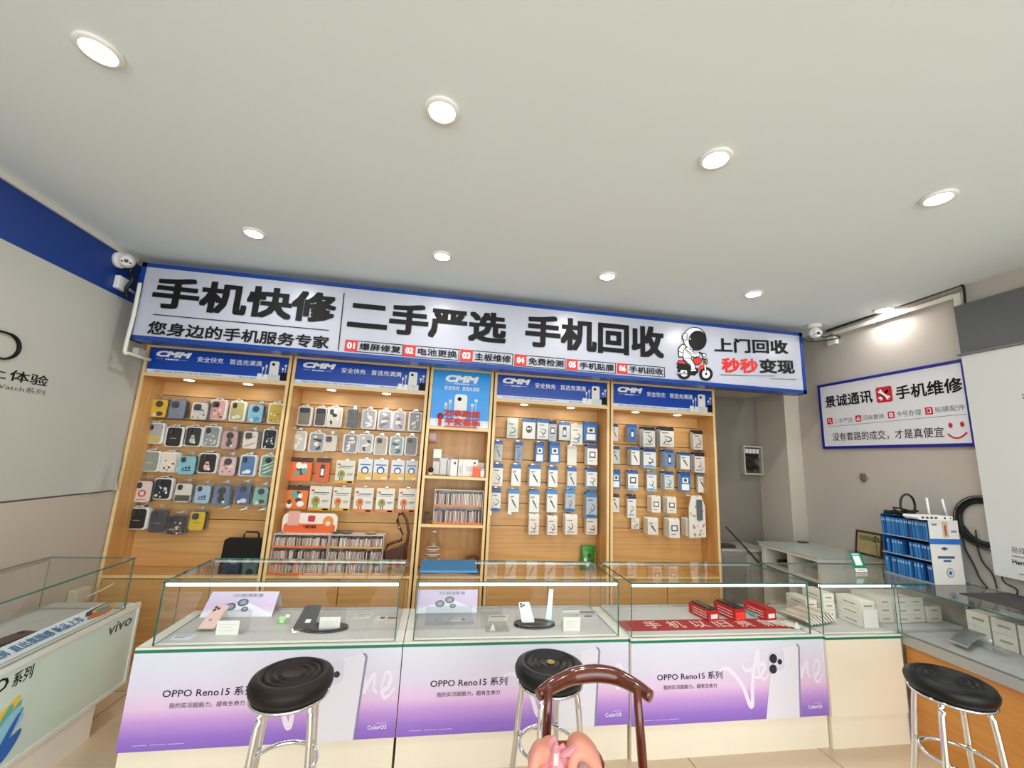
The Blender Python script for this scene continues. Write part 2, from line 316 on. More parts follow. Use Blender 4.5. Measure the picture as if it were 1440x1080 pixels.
# ---------------------------------------------------------------- cabinets along the back wall
YF, YP, ZT = 3.472, 3.722, 2.259
CX = [(-2.29, -1.244), (-1.232, -.157), (-.145, .391), (.403, 1.449), (1.461, 2.49)]
HB = [2.012, 2.012, 1.735, 2.0, 2.0]
CL = ['tall oak slatwall cabinet full of colourful printed phone cases, against the blue-banded wall', 'tall oak slatwall cabinet of clear cases with mascot film packs and film racks below', 'narrow oak shelf cabinet under the square bright blue header', 'oak slatwall cabinet of blue and white boxes with a green snack bag below', 'tall oak slatwall cabinet of boxed chargers beside the dark alcove']
HBLUE = mat('header_blue', '#0C44AE', .3); HCYAN = mat('header_cyan', '#1E9CF2', .3); PBW = mat('product_print_white', '#EEF0EC', .4)
GRZ = [1.897, 1.706, 1.515, 1.324, 1.133, .942]
LENS2 = mat('cabinet_lamp', '#FFFDF5', .4, emit=1.6)
def powerbank(q, o, s, withcase=True):
    o = Vector(o); X, Z, D = (1, 0, 0), (0, 0, 1), (0, -.001, 0)
    q.prism(rrect(.36*s, .72*s, .07*s, x=0, y=.36*s), o, X, Z, D, 0).prism(circ(.06*s, 12, -.04*s, .58*s), o+Vector((0, -.001, 0)), X, Z, D, 1)
    for dx, hh in ((-.42, .38), (-.3, .48)): q.box(o.x+dx*s-.01*s, o.x+dx*s+.01*s, o.y-.001, o.y, o.z, o.z+hh*s, 0); q.prism(rrect(.07*s, .14*s, .02*s, x=dx*s, y=hh*s), o, X, Z, D, 0)
    for dx, hh in ((.34, .42), (.44, .56)): q.box(o.x+dx*s-.008*s, o.x+dx*s+.008*s, o.y-.001, o.y, o.z, o.z+hh*s, 0); q.prism(circ(.05*s, 10, dx*s, hh*s), o, X, Z, D, 0)
    if withcase:
        for dx, w_, h_, mi in ((-.5, .2, .24, 0), (-.27, .2, .22, 0), (-.06, .24, .24, 2), (.17, .24, .22, 2), (.42, .3, .34, 1)):
            q.prism(rrect(w_*s, h_*s, .03*s, x=dx*s, y=h_*s/2-.08*s), o+Vector((0, -.0015, 0)), X, Z, D, mi)
    return q
def header(par, xa, xb, z0, z1, square):
    y = YF+.012; X, w_, h_ = (1, 0, 0), xb-xa, z1-z0
    wb = .012 if not square else .06
    p = MB().box(xa, xb, y, y+.012, z0, z1).build('header_panel', HCYAN if square else HBLUE, par)
    ws = (.13 if square else .15)*h_
    MB().box(xa, xb, y-.0012, y, z0, z0+ws).build('caption_strip', mat('caption_white', '#DDE4F2', .35), p)
    y -= .0012
    if not square:
        text(p, 'CMM', (xa+.045*w_, y-.001, z0+h_*.66), (.245*w_, 0, 0), (0, 0, .24*h_), INKW, .05, .25)
        text(p, '安全快充', (xa+.335*w_, y-.001, z0+h_*.56), (.185*w_, 0, 0), (0, 0, .22*h_), INKW, .005); text(p, '首选充满满', (xa+.565*w_, y-.001, z0+h_*.56), (.235*w_, 0, 0), (0, 0, .22*h_), INKW, .005)
        q = MB().box(xa+.05*w_, xa+.1*w_, y-.001, y, z0+.575*h_, z0+.583*h_).box(xa+.215*w_, xa+.265*w_, y-.001, y, z0+.575*h_, z0+.583*h_)
        for i in range(7): q.box(xa+(.115+.0135*i)*w_, xa+(.124+.0135*i)*w_, y-.001, y, z0+.55*h_, z0+.6*h_)
        q.build('small_print', INKW, p)
        text(p, '数据线 | 充电器 | 移动电源 | 车载产品 | 智能音响 | 蓝牙耳机', (xa+.05*w_, y-.001, z0+.04*h_), (.48*w_, 0, 0), (0, 0, .075*h_), INKG)
        text(p, '国际3C认证品牌', (xa+.65*w_, y-.001, z0+.04*h_), (.12*w_, 0, 0), (0, 0, .07*h_), INKG)
        powerbank(MB(), (xa+.895*w_, y, z0+.12*h_), .98*h_).build('product_print', [PBW, INK, mat('product_print_grey', '#D5DAD6', .4)], p)
    else:
        text(p, 'CMM', (xa+.21*w_, y-.001, z0+h_*.8), (.58*w_, 0, 0), (0, 0, .13*h_), INKW, .05, .25)
        text(p, '安全快充', (xa+.2*w_, y-.001, z0+h_*.655), (.26*w_, 0, 0), (0, 0, .075*h_), INKW, .01); text(p, '首选充满满', (xa+.51*w_, y-.001, z0+h_*.655), (.3*w_, 0, 0), (0, 0, .075*h_), INKW, .01)
        q = MB().box(xa+.2*w_, xa+.33*w_, y-.001, y, z0+.775*h_, z0+.779*h_).box(xa+.66*w_, xa+.78*w_, y-.001, y, z0+.775*h_, z0+.779*h_)
        for i in range(7): q.box(xa+(.36+.04*i)*w_, xa+(.385+.04*i)*w_, y-.001, y, z0+.762*h_, z0+.785*h_)
        q.build('small_print', INKW, p)
        powerbank(MB(), (xa+.5*w_, y, z0+.14*h_), .62*h_, False).build('product_print', [PBW, INK, PBW], p)
cabs = []
for i, ((xa, xb), hb) in enumerate(zip(CX, HB)):
    t = thing('display_cabinet', CL[i], 'display cabinet', ((xa+xb)/2, 3.6, 0), 'oak display cabinets along the rear wall'); cabs.append(t)
    s = .022
    for x0 in (xa, xb-s):
        MB().box(x0, x0+s, YF+.003, YP+.02, 0, ZT).box(x0, x0+s, YF, YF+.003, 0, ZT, 1).build('side_panel', [OAKV, EDGE], t)
    MB().box(xa+s, xb-s, YF, YP+.02, ZT-s, ZT).build('top_rail', EDGE, t)
    MB().box(xa+s, xb-s, YF, YF+.003, hb, hb+.024, 1).box(xa+s, xb-s, YF+.003, YP, hb, hb+.02, 0).build('header_rail', [OAK, EDGE], t)
    header(t, xa+s+.002, xb-s-.002, hb+.026, ZT-s-.002, i == 2)
    for fx in (.27, .68) if i != 2 else ():
        x = xa+fx*(xb-xa)
        MB().lathe([(.036, 0), (.033, -.006), (.028, -.007)], (x, YF+.09, hb), 20).build('cabinet_lamp', LENS2, t)
        o = area('cabinet_glow', (x, YF+.09, hb-.012), (0, 0, 0), .05, .05, .3, (1, .93, .82), 'DISK'); o.parent = t; o.location = Vector((x, YF+.09, hb-.012))-WL[t.name]
    if i == 2:
        MB().box(xa+s, xb-s, YP, YP+.015, .6, hb).build('back_panel', OAKV, t)
        for z in (1.356, .979):
            MB().box(xa+s, xb-s, YF+.003, YP, z-.022, z).box(xa+s, xb-s, YF, YF+.003, z-.022, z, 1).build('shelf', [OAK, EDGE], t)
    else:
        q = MB(); zs = [hb+.02]+GRZ+[.59]
        for a, c in zip(zs, zs[1:]): q.box(xa+s, xb-s, YP, YP+.012, c+.003, a-.003)
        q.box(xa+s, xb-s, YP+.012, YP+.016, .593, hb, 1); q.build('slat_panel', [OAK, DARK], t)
    MB().box(xa+s, xb-s, YF+.003, YP, .572, .592).box(xa+s, xb-s, YF, YF+.003, .572, .592, 1).build('base_top', [OAK, EDGE], t)
    MB().box(xa+s, xb-s, YF+.03, YP, .0, .07).build('plinth', OAK, t)
    n = 1 if i == 2 else 2; dw = (xb-xa-2*s)/n
    for k in range(n): MB().box(xa+s+dw*k+.003, xa+s+dw*(k+1)-.003, YF+.004, YF+.02, .075, .566).build('door', OAK, t)
# ---------------------------------------------------------------- glass display counters
GT = .872; ZB = .588
GREEN = mat('green_edge_strip', '#0E7A5E', .3)
POSTER = ramp_mat('violet_poster_print', [(0, '#8A66C4'), (.12, '#9872CE'), (.3, '#C79BDD'), (.42, '#E3C2E6'), (.6, '#DCD3EA'), (1, '#DADFEE')], rough=.3)
RIBBON = mat('ribbon_print', '#ECE4F4', .3); PHW = mat('phone_print_white', '#E4E2EE', .3); PHE = mat('phone_print_edge', '#8D8AA6', .3); LENSP = mat('lens_print', '#2C2B36', .2)
def panebox(M, x0, x1, y0, y1, z0, z1, thin):
    """glass pane with dark green cut edges"""
    q = MB(M).box(x0, x1, y0, y1, z0, z1, 1); b = len(q.mi)-6
    for k in {'z': (0, 1), 'y': (2, 3), 'x': (4, 5)}[thin]: q.mi[b+k] = 0
    return q
def glasscase(t, M, x0, x1, y0, y1, z0, z1, led=True, ends=(1, 1), back=True):
    g = .008
    panebox(M, x0, x1, y0, y1, z1-g, z1, 'z').build('top_pane', [GLASS, GEDGE], t)
    panebox(M, x0+.002, x1-.002, y0+.004, y0+.004+g*.7, z0, z1-g-.0005, 'y').build('front_pane', [GLASS, GEDGE], t)
    for e, xa in zip(ends, (x0+.001, x1-.001-g*.7)):
        if e: panebox(M, xa, xa+g*.7, y0+.011, y1-.004, z0, z1-g-.0005, 'x').build('side_pane', [GLASS, GEDGE], t)
    if led: MB(M).box(x0+.012, x1-.012, y0+.012, y0+.03, z1-g-.016, z1-g-.001).build('led_strip', LED, t)
    if back: MB(M).box(x0+.01, x1-.01, y1-.012, y1-.004, z0-.003, z0+.012).box(x0+.01, x1-.01, y1-.012, y1-.004, z1-.02, z1-g-.001).build('rear_rail', ALU, t)
def frame_at(o, X, Y):
    M = Matrix.Identity(4)
    for i in range(3): M[i][0] = X[i]; M[i][1] = Y[i]
    M.translation = Vector(o); return M
def ribbon(q, pts, wd, y, mi=0, n=6):
    """flat calligraphic stroke through points (x, z)"""
    P_ = []
    for i in range(len(pts)-1):
        p0, p1, p2, p3 = pts[max(i-1, 0)], pts[i], pts[i+1], pts[min(i+2, len(pts)-1)]
        for k in range(n):
            t = k/n; P_.append(tuple(.5*(2*p1[j]+(p2[j]-p0[j])*t+(2*p0[j]-5*p1[j]+4*p2[j]-p3[j])*t*t+(3*p1[j]-p0[j]-3*p2[j]+p3[j])*t**3) for j in (0, 1)))
    P_.append(pts[-1]); L_ = []; N = len(P_)
    for i, p in enumerate(P_):
        a, c = P_[max(i-1, 0)], P_[min(i+1, N-1)]; dx, dz = c[0]-a[0], c[1]-a[1]; l = math.hypot(dx, dz) or 1
        k = wd*(.45+.55*math.sin(math.pi*i/(N-1)))*(.7+.3*abs(dx)/l); L_.append((p[0]-dz/l*k/2, p[1]+dx/l*k/2, p[0]+dz/l*k/2, p[1]-dx/l*k/2))
    vs = [(a, y-2e-5*i, b_) for i, (a, b_, c, d) in enumerate(L_)]+[(c, y-2e-5*i, d) for i, (a, b_, c, d) in enumerate(L_)]
    q.add(vs, [[i, N+i, N+i+1, i+1] for i in range(N-1)], mi)
def poster(t, x0, x1, y, z0, z1):
    p = MB().box(x0, x1, y-.006, y, z0, z1).build('poster_panel', POSTER, t)
    w_, h_ = x1-x0, z1-z0; yy = y-.0065
    text(p, 'OPPO Reno15 系列', (x0+.122*w_, yy, z0+.53*h_), (.325*w_, 0, 0), (0, 0, .095*h_), INK, .008)
    text(p, '我的实况超能力，超有生命力', (x0+.152*w_, yy, z0+.42*h_), (.265*w_, 0, 0), (0, 0, .056*h_), INKG, .008)
    text(p, 'ColorOS', (x0+.89*w_, yy, z0+.1*h_), (.075*w_, 0, 0), (0, 0, .045*h_), INKW, .01); text(p, 'Powered by', (x0+.925*w_, yy, z0+.155*h_), (.038*w_, 0, 0), (0, 0, .018*h_), INKW)
    q = MB(); F = lambda a, c: (x0+a*w_, z0+c*h_)
    ribbon(q, [F(.42, .6), F(.46, .66), F(.5, .6), F(.55, .42), F(.58, .2), F(.595, .2), F(.6, .45), F(.625, .8), F(.64, .86), F(.63, .7), F(.57, .62), F(.545, .72)], .075*h_, yy)
    ribbon(q, [F(.59, .62), F(.63, .52), F(.66, .6), F(.67, .68), F(.65, .7), F(.635, .6), F(.66, .5), F(.69, .56)], .058*h_, yy)
    q.build('script_print', RIBBON, p); q = MB()
    ribbon(q, [F(.855, .72), F(.865, .6), F(.86, .5), F(.885, .66), F(.9, .7), F(.9, .55), F(.915, .5)], .058*h_, yy-.0006)
    ribbon(q, [F(.93, .56), F(.945, .72), F(.965, .68), F(.955, .55), F(.935, .52), F(.95, .44), F(.985, .55)], .058*h_, yy-.0008)
    q.build('script_print', RIBBON, p)
    q = MB(); y2 = yy-.001
    ph = [(.662, .0), (.712, .83), (.727, .875), (.842, .955), (.858, .94), (.838, .0)]
    q.prism([F(*a) for a in ph], (0, y2, 0), (1, 0, 0), (0, 0, 1), (0, -.001, 0), 0)
    q.prism([F(*a) for a in [(.842, .955), (.858, .94), (.864, .9), (.845, .0), (.838, .0), (.855, .9)]], (0, y2-.001, 0), (1, 0, 0), (0, 0, 1), (0, -.0006, 0), 1)
    q.prism([F(*a) for a in [(.7, .84), (.765, .89), (.775, .86), (.775, .66), (.765, .63), (.7, .56), (.692, .6), (.692, .8)]], (0, y2-.001, 0), (1, 0, 0), (0, 0, 1), (0, -.0008, 0), 3)
    for a, c, r in ((.716, .765, .062), (.712, .63, .06), (.75, .72, .036)): q.prism(circ(r*h_, 18, *F(a, c)), (0, y2-.0018, 0), (1, 0, 0), (0, 0, 1), (0, -.0006, 0), 2)
    q.build('phone_print', [PHW, PHE, LENSP, mat('camera_island_print', '#D9D6E6', .3)], p)
    SPK = mat('pale_lilac_ink', '#D8C8EE', .4)
    for a, c, r in ((.905, .3, .012), (.475, .47, .009), (.545, .2, .005), (.62, .33, .005), (.57, .13, .005)): MB().prism([(x0+a*w_+r*h_*kx, z0+c*h_+r*h_*kz) for kx, kz in ((1, 0), (.2, .2), (0, 1.4), (-.2, .2), (-1, 0), (-.2, -.2), (0, -1.4), (.2, -.2))], (0, yy, 0), (1, 0, 0), (0, 0, 1), (0, -.0006, 0), 0).build('sparkle_print', SPK, p)
    q = MB()
    for k in range(3): q.box(x0+(.05+.06*k)*w_, x0+(.1+.062*k)*w_, yy-.0006, yy, z0+.06*h_, z0+.065*h_)
    q.build('fine_print', SPK, p); return p
YC0, YC1 = 2.324, 2.79
CXS = [(-1.318, -.124), (-.12, 1.083), (1.087, 2.286), (2.289, 2.815)]; CY = [YC0, YC0, 2.302, 2.285]
CG = [(-1.262, -.162), (-.078, 1.035), (1.097, 2.225), (2.293, 2.818)]
CLB = ['display counter with a pink phone on an acrylic stand behind its glass', 'display counter with the blue flat case lying on its glass top', 'display counter with a red runner and three red boxes behind its glass', 'short plain cream display counter at the corner, old white boxes inside']
counters = []
I4 = Matrix.Identity(4)
for i, ((xa, xb), (ga, gb)) in enumerate(zip(CXS, CG)):
    yc = CY[i]
    t = thing('display_counter', CLB[i], 'display counter', ((xa+xb)/2, 2.55, 0), 'glass display counters in one row'); counters.append(t)
    MB().box(xa, xb, yc, YC1, .165, ZB-.022).build('base_cabinet', CREAM, t)
    MB().box(xa+.004, xb-.004, yc+.006, YC1, 0, .163).build('plinth', CREAM, t)
    MB().box(xa, xb, yc-.004, YC1, ZB-.009, ZB).build('ledge', OFFW, t)
    MB().box(xa, xb, yc-.005, yc+.02, ZB-.021, ZB-.009).build('edge_strip', GREEN, t)
    MB().box(ga+.01, gb-.01, yc+.04, YC1-.02, ZB, ZB+.003).build('display_floor', GREY, t)
    if i < 3: poster(t, xa+.001, xb-.001, yc-.001, .168, ZB-.022)
    else: MB().box(xa, xb-.012, yc-.006, yc, .165, ZB-.022).build('front_panel', CREAM, t)
    if i < 3: glasscase(t, I4, ga, gb, yc+.005, YC1-.005, ZB+.001, GT)
    else:
        M = frame_at((ga, yc+.005, 0), (1, 0, 0), (0, 1, 0)); wv = 3.39-ga; g = .008
        panebox(I4, ga, 3.395, yc+.005, YC1-.005, GT-g, GT, 'z').build('top_pane', [GLASS, GEDGE], t)
        panebox(I4, ga+.002, gb, yc+.009, yc+.015, ZB+.001, GT-g-.0005, 'y').build('front_pane', [GLASS, GEDGE], t)
        panebox(I4, ga+.001, ga+.007, yc+.016, YC1-.01, ZB+.001, GT-g-.0005, 'x').build('side_pane', [GLASS, GEDGE], t)
        MB().box(xb+.001, 3.395, yc+.04, YC1, 0, ZB-.002).build('corner_base', OFFW, t)
        MB().box(xb+.001, 3.39, yc+.045, YC1-.005, ZB-.0015, ZB+.003).build('corner_floor', GREY, t)
        MB().box(ga+.012, gb-.012, yc+.017, yc+.033, GT-g-.016, GT-g-.001).build('led_strip', LED, t)
# the white counter along the blue-banded wall
VX = -1.665
Mv = frame_at((VX, -.4, 0), (0, 1, 0), (-1, 0, 0)); LV = 2.905+.4
vt = thing('display_counter', 'long white display counter along the blue-banded wall with a pale green lit front', 'display counter', (VX-.2, 1.3, 0))
VP = mat('pale_green_lightbox', '#C6D6CE', .15, spec=.6)
MB(Mv).box(.03, LV-.02, .02, .42, .175, .6).build('base_cabinet', OFFW, vt)
MB(Mv).box(.05, LV-.17, .025, .4, 0, .172).build('plinth', mat('plinth_white', '#E6E2DA', .35), vt)
q = MB(Mv); q.box(0, LV, 0, .02, .175, .193).box(0, LV, 0, .02, .575, .6).box(LV-.015, LV, 0, .02, .193, .575).box(0, .015, 0, .02, .193, .575); q.build('panel_frame', mat('silver_white_frame', '#E8EDEA', .25, .3), vt)
vp = MB(Mv).box(.015, LV-.015, .006, .018, .193, .575).build('front_panel', VP, vt)
def vtext(s, y0, y1, z0, z1, mt, bold=0, shear=0): return text(vp, s, (VX-.0055, y0, z0), (0, y1-y0, 0), (0, 0, z1-z0), mt, bold, shear)
def onV(px_, py_): return W(px_, py_, x=VX)
a, c = onV(153, 895), onV(185, 880); vtext('vivo', a.y, c.y, a.z, onV(153, 881).z, INKG, .01, .1)
a, c = onV(18, 968), onV(47, 950); vtext('系列', a.y, c.y, a.z, onV(18, 949.5).z, INK, .01); a = onV(0, 975); c = onV(14, 960); vtext('O', a.y-.03, c.y, a.z, onV(0, 957).z, INK, .012)
q = MB()
for (u, v_, r, ln, an, mi) in [(8, 1008, .03, .1, .6, 0), (14, 1002, .022, .12, .9, 0), (24, 998, .012, .07, 1.0, 1), (28, 1004, .012, .05, .9, 1), (5, 1020, .02, .14, 1.2, 1), (2, 1035, .03, .2, .9, 2), (10, 1035, .02, .16, .7, 2), (14, 1050, .02, .12, .9, 3), (2, 1060, .03, .14, .6, 3), (6, 1045, .014, .2, 1.1, 3)]:
    p0 = onV(u, v_); k = Vector((0, math.cos(an), math.sin(an))); n_ = Vector((0, -k.z, k.y)); e = VX-.005+.0004*len(q.f)
    pts = [(r*math.cos(t_), ln/2*math.sin(t_)) for t_ in [j*math.pi/8 for j in range(16)]]
    q.add([(e, p0.y+n_.y*x_+k.y*y_, p0.z+n_.z*x_+k.z*y_) for x_, y_ in pts], [list(range(16))], mi)
q.build('brush_print', [mat('print_yellow', '#E3C23A', .4), mat('print_teal', '#5FA8A4', .4), mat('print_sky', '#8CC0DA', .4), mat('print_cobalt', '#1E5FB0', .4)], vp)
MB(Mv).box(.03, LV-.02, .04, .42, .6, .604).build('display_floor', GREY, vt)
glasscase(vt, Mv, .03, LV-.115, .003, .425, .604, GT, led=False)
# the oak-fronted counter along the right wall
RX = 2.818
Mr = frame_at((RX, 2.281, 0), (0, -1, 0), (1, 0, 0)); LR = 2.5
rt = thing('display_counter', 'oak fronted display counter with an aluminium band, running along the wall under the framed sign', 'display counter', (RX+.3, 1.2, 0))
OAKR = wood('oak_counter_front', '#C98B45', '#B87934', 'y')
MB(Mr).box(.0, LR, .02, .57, .0, .535).build('base_cabinet', OAKR, rt)
MB(Mr).box(-.0, LR, -.004, .57, .537, .592).build('metal_band', mat('grey_metal_band', '#A8ABA6', .3, .6), rt)
MB(Mr).box(.0, LR, .012, .57, .592, .597).build('display_floor', GREY, rt)
panebox(Mr, .012, LR, .0, .577, GT-.008, GT, 'z').build('top_pane', [GLASS, GEDGE], rt)
panebox(Mr, .0, LR, .004, .01, .598, GT-.0085, 'y').build('front_pane', [GLASS, GEDGE], rt)
# ---------------------------------------------------------------- goods hanging on the slatwalls
ROW = ['top', 'second', 'third', 'fourth', 'bottom']; ORD = ['first', 'second', 'third', 'fourth', 'fifth', 'sixth', 'seventh', 'eighth', 'ninth']
def C(name, h, r=.4, **k): return mat(name, h, r, **k)
def short(l): return ' '.join(l.replace(',', ' ,').split()[:99]).replace(' ,', ',') if len(l.split()) <= 16 else ' '.join(l.replace(' of the ', ' of ').replace(' the ', ' ').split()[:16])
_CN = {}
def col(h, r=.35):
    if (h, r) not in _CN: _CN[(h, r)] = mat('colour_'+h.strip('#').lower()+('' if r == .35 else '_matt'), h, r)
    return _CN[(h, r)]
def hook(x, z, y0, where):
    q = MB().box(x-.012, x+.012, YP-.003, YP-.0005, z-.012, z+.014).tube([(x, YP-.003, z), (x, y0-.012, z), (x, y0-.017, z+.008)], .0022, 6)
    q.build('display_hook', CHROME, None, 'thin steel hook carrying packs on the oak slatwall', 'hook', 'steel hooks on the slatwalls')
def casepack(x0, y0, x1, y1, n, desc, style, c1, cam, pr, c2, cab, row):
    """a packaged phone case: hanging card or clear bag, the case, its camera block and its print"""
    yf = YP-.035-.017*(n-1); a, b = W(x0, y0, y=yf), W(x1, y1, y=yf); w_, h_ = b.x-a.x, a.z-b.z; cx, z0 = (a.x+b.x)/2, b.z
    X, Z = (1, 0, 0), (0, 0, 1)
    t = thing('phone_case_pack', f'{desc}, {ROW[row]} row of the {cab}', 'phone case', (cx, yf, z0), 'packed phone cases')
    if style == 'card':
        cw, ch, dz = w_*.76, h_*.83, h_*.045
        o = rrect(w_, h_*.93, w_*.16, y=h_*.465); 
        q = MB().prism(o, (cx, yf+.004, z0), X, Z, (0, -.004, 0)).prism(rrect(w_*.5, h_*.14, w_*.12, y=h_*.93), (cx, yf+.0035, z0), X, Z, (0, -.003, 0)).prism(rrect(w_*.2, h_*.022, h_*.01, y=h_*.955), (cx, yf+.0002, z0), X, Z, (0, -.001, 0), 1)
        q.build('hang_card', [WHITE if c2 != 'clear' else FILM, DARK], t)
    else:
        cw, ch, dz = w_*.86, h_*.86, 0
        q = MB().box(cx-w_*.57, cx+w_*.6, yf-.0135, yf+.0045, z0-h_*.035, z0+h_*.98).box(cx-w_*.57, cx+w_*.6, yf+.002, yf+.0035, z0+h_*.985, z0+h_*1.14); q.build('clear_bag', FILM, t)
    th = .009
    ob = MB().prism(rrect(cw, ch, cw*.17, y=ch/2+dz), (cx, yf-.0005, z0), X, Z, (0, -th, 0), 0).build('phone_case', [col(c1)], t)
    yy = yf-.0006-th; dk = col('#1C1D22')
    q = MB(); ux, uz = cw, ch
    top = z0+dz+ch
    if cam == 'r':                      # round ring
        q.prism(circ(cw*.24, 18), (cx, yy, top-cw*.32), X, Z, (0, -.0035, 0), 0)
        for i, j in ((-1, 1), (1, 1), (-1, -1), (1, -1)): q.prism(circ(cw*.075, 10, i*cw*.095, j*cw*.095), (cx, yy-.0036, top-cw*.32), X, Z, (0, -.001, 0), 1)
    elif cam == 'b':                    # full width bar
        q.prism(rrect(cw*.86, ch*.24, cw*.1), (cx, yy, top-ch*.17), X, Z, (0, -.0035, 0), 0)
        for i in (-1, 0, 1): q.prism(circ(cw*.09, 10, i*cw*.24), (cx, yy-.0036, top-ch*.17), X, Z, (0, -.001, 0), 1)
    elif cam == 'v':                    # tall pill
        q.prism(rrect(cw*.3, ch*.3, cw*.14), (cx-cw*.22, yy, top-ch*.2), X, Z, (0, -.0035, 0), 0)
        for i in (-1, 0, 1): q.prism(circ(cw*.085, 10, 0, i*ch*.085), (cx-cw*.22, yy-.0036, top-ch*.2), X, Z, (0, -.001, 0), 1)
    elif cam == 'q':
        q.prism(rrect(cw*.46, cw*.46, cw*.12), (cx-cw*.14, yy, top-cw*.33), X, Z, (0, -.0035, 0), 0)
        for i, j in ((-1, 1), (1, 1), (-1, -1)): q.prism(circ(cw*.085, 10, i*cw*.1, j*cw*.1), (cx-cw*.14, yy-.0036, top-cw*.33), X, Z, (0, -.001, 0), 1)
    if cam: q.build('camera_block', [dk, col('#4A4D55')], t)
    cc = c2 if c2 != 'clear' else '#8D9092'
    if pr:
        q = MB(); r = random.Random(hash((x0, y0)) % 999 if False else int(x0*7+y0*13)); mz = z0+dz
        def blob(u, v, s, mi=0, sy=1): q.prism(circ(cw*s, 10, sy=sy), (cx+u*cw, yy-.0001*mi, mz+v*ch), X, Z, (0, -.0007, 0), mi)
        if pr == 'dots':
            for k in range(11): blob(r.uniform(-.36, .36), r.uniform(.06, .66), r.uniform(.04, .09), k % 2, r.uniform(.6, 1.4))
        elif pr == 'fig': blob(0, .3, .2, 0, 1.2); blob(0, .5, .13, 0); blob(.16, .18, .09, 1)
        elif pr == 'low': blob(.1, .2, .24, 0, .7); blob(-.2, .14, .13, 1)
        elif pr == 'target': blob(0, .42, .24); blob(0, .42, .15, 1); q.box(cx-cw*.3, cx+cw*.3, yy-.0008, yy, mz+ch*.1, mz+ch*.13)
        elif pr == 'stripe3':
            for k in range(3): q.prism([(.04*k-.12+.0, 0), (.04*k-.04, 0), (.04*k-.08, .07+.05*k), (.04*k-.13, .05+.05*k)], (cx+cw*.1*(k), yy, mz+ch*.3), (cw*2, 0, 0), (0, 0, ch), (0, -.0008, 0), 0)
            q.box(cx-cw*.28, cx+cw*.28, yy-.0008, yy, mz+ch*.2, mz+ch*.25)
        elif pr == 'band': q.box(cx-cw*.46, cx+cw*.46, yy-.0008, yy, mz+ch*.06, mz+ch*.38)
        elif pr == 'swirl':
            for k in range(4): ribbon(q, [(cx+cw*r.uniform(-.35, .35), mz+ch*(.08+.24*k)), (cx+cw*r.uniform(-.35, .35), mz+ch*(.2+.2*k)), (cx+cw*r.uniform(-.35, .35), mz+ch*(.3+.19*k))], cw*.24, yy-.0008, k % 2, 5)
        elif pr == 'word': q.box(cx-cw*.22, cx+cw*.22, yy-.0008, yy, mz+ch*.4, mz+ch*.44)
        elif pr == 'diag':
            for k in range(3): ribbon(q, [(cx-cw*.4, mz+ch*(.1+.2*k)), (cx, mz+ch*(.22+.2*k)), (cx+cw*.4, mz+ch*(.36+.2*k))], cw*.12, yy-.0008, k % 2, 4)
        if q.v: q.build('case_print', [col(cc), col('#E8E4DA')], t)
    hook(cx, z0+h_*(1.0 if style == 'card' else 1.02), yf, cab)
    if n > 1:
        rc = random.Random(int(x0*3+y0)); p = None
        for k in range(1, n):
            s = f'case pack {ORD[k-1]} behind the {desc}, {ROW[row]} row'
            if p is None:
                p = MB().prism(rrect(w_*.98, h_*.93, w_*.16, y=h_*.465), (cx, yf+.021, z0), X, Z, (0, -.004, 0), 0).prism(rrect(cw, ch, cw*.17, y=ch/2+dz), (cx, yf+.0165, z0), X, Z, (0, -.008, 0), 1).build('phone_case_pack', [WHITE if style == 'card' else FILM, col(rc.choice(['#2A2A30', '#3A3436', '#23262B', '#6C6F77']))], None, s, 'phone case', 'packed phone cases'); p.location.x += .003
            else: dup(p, (.002*(k-1), .017*(k-1), 0), s, [])
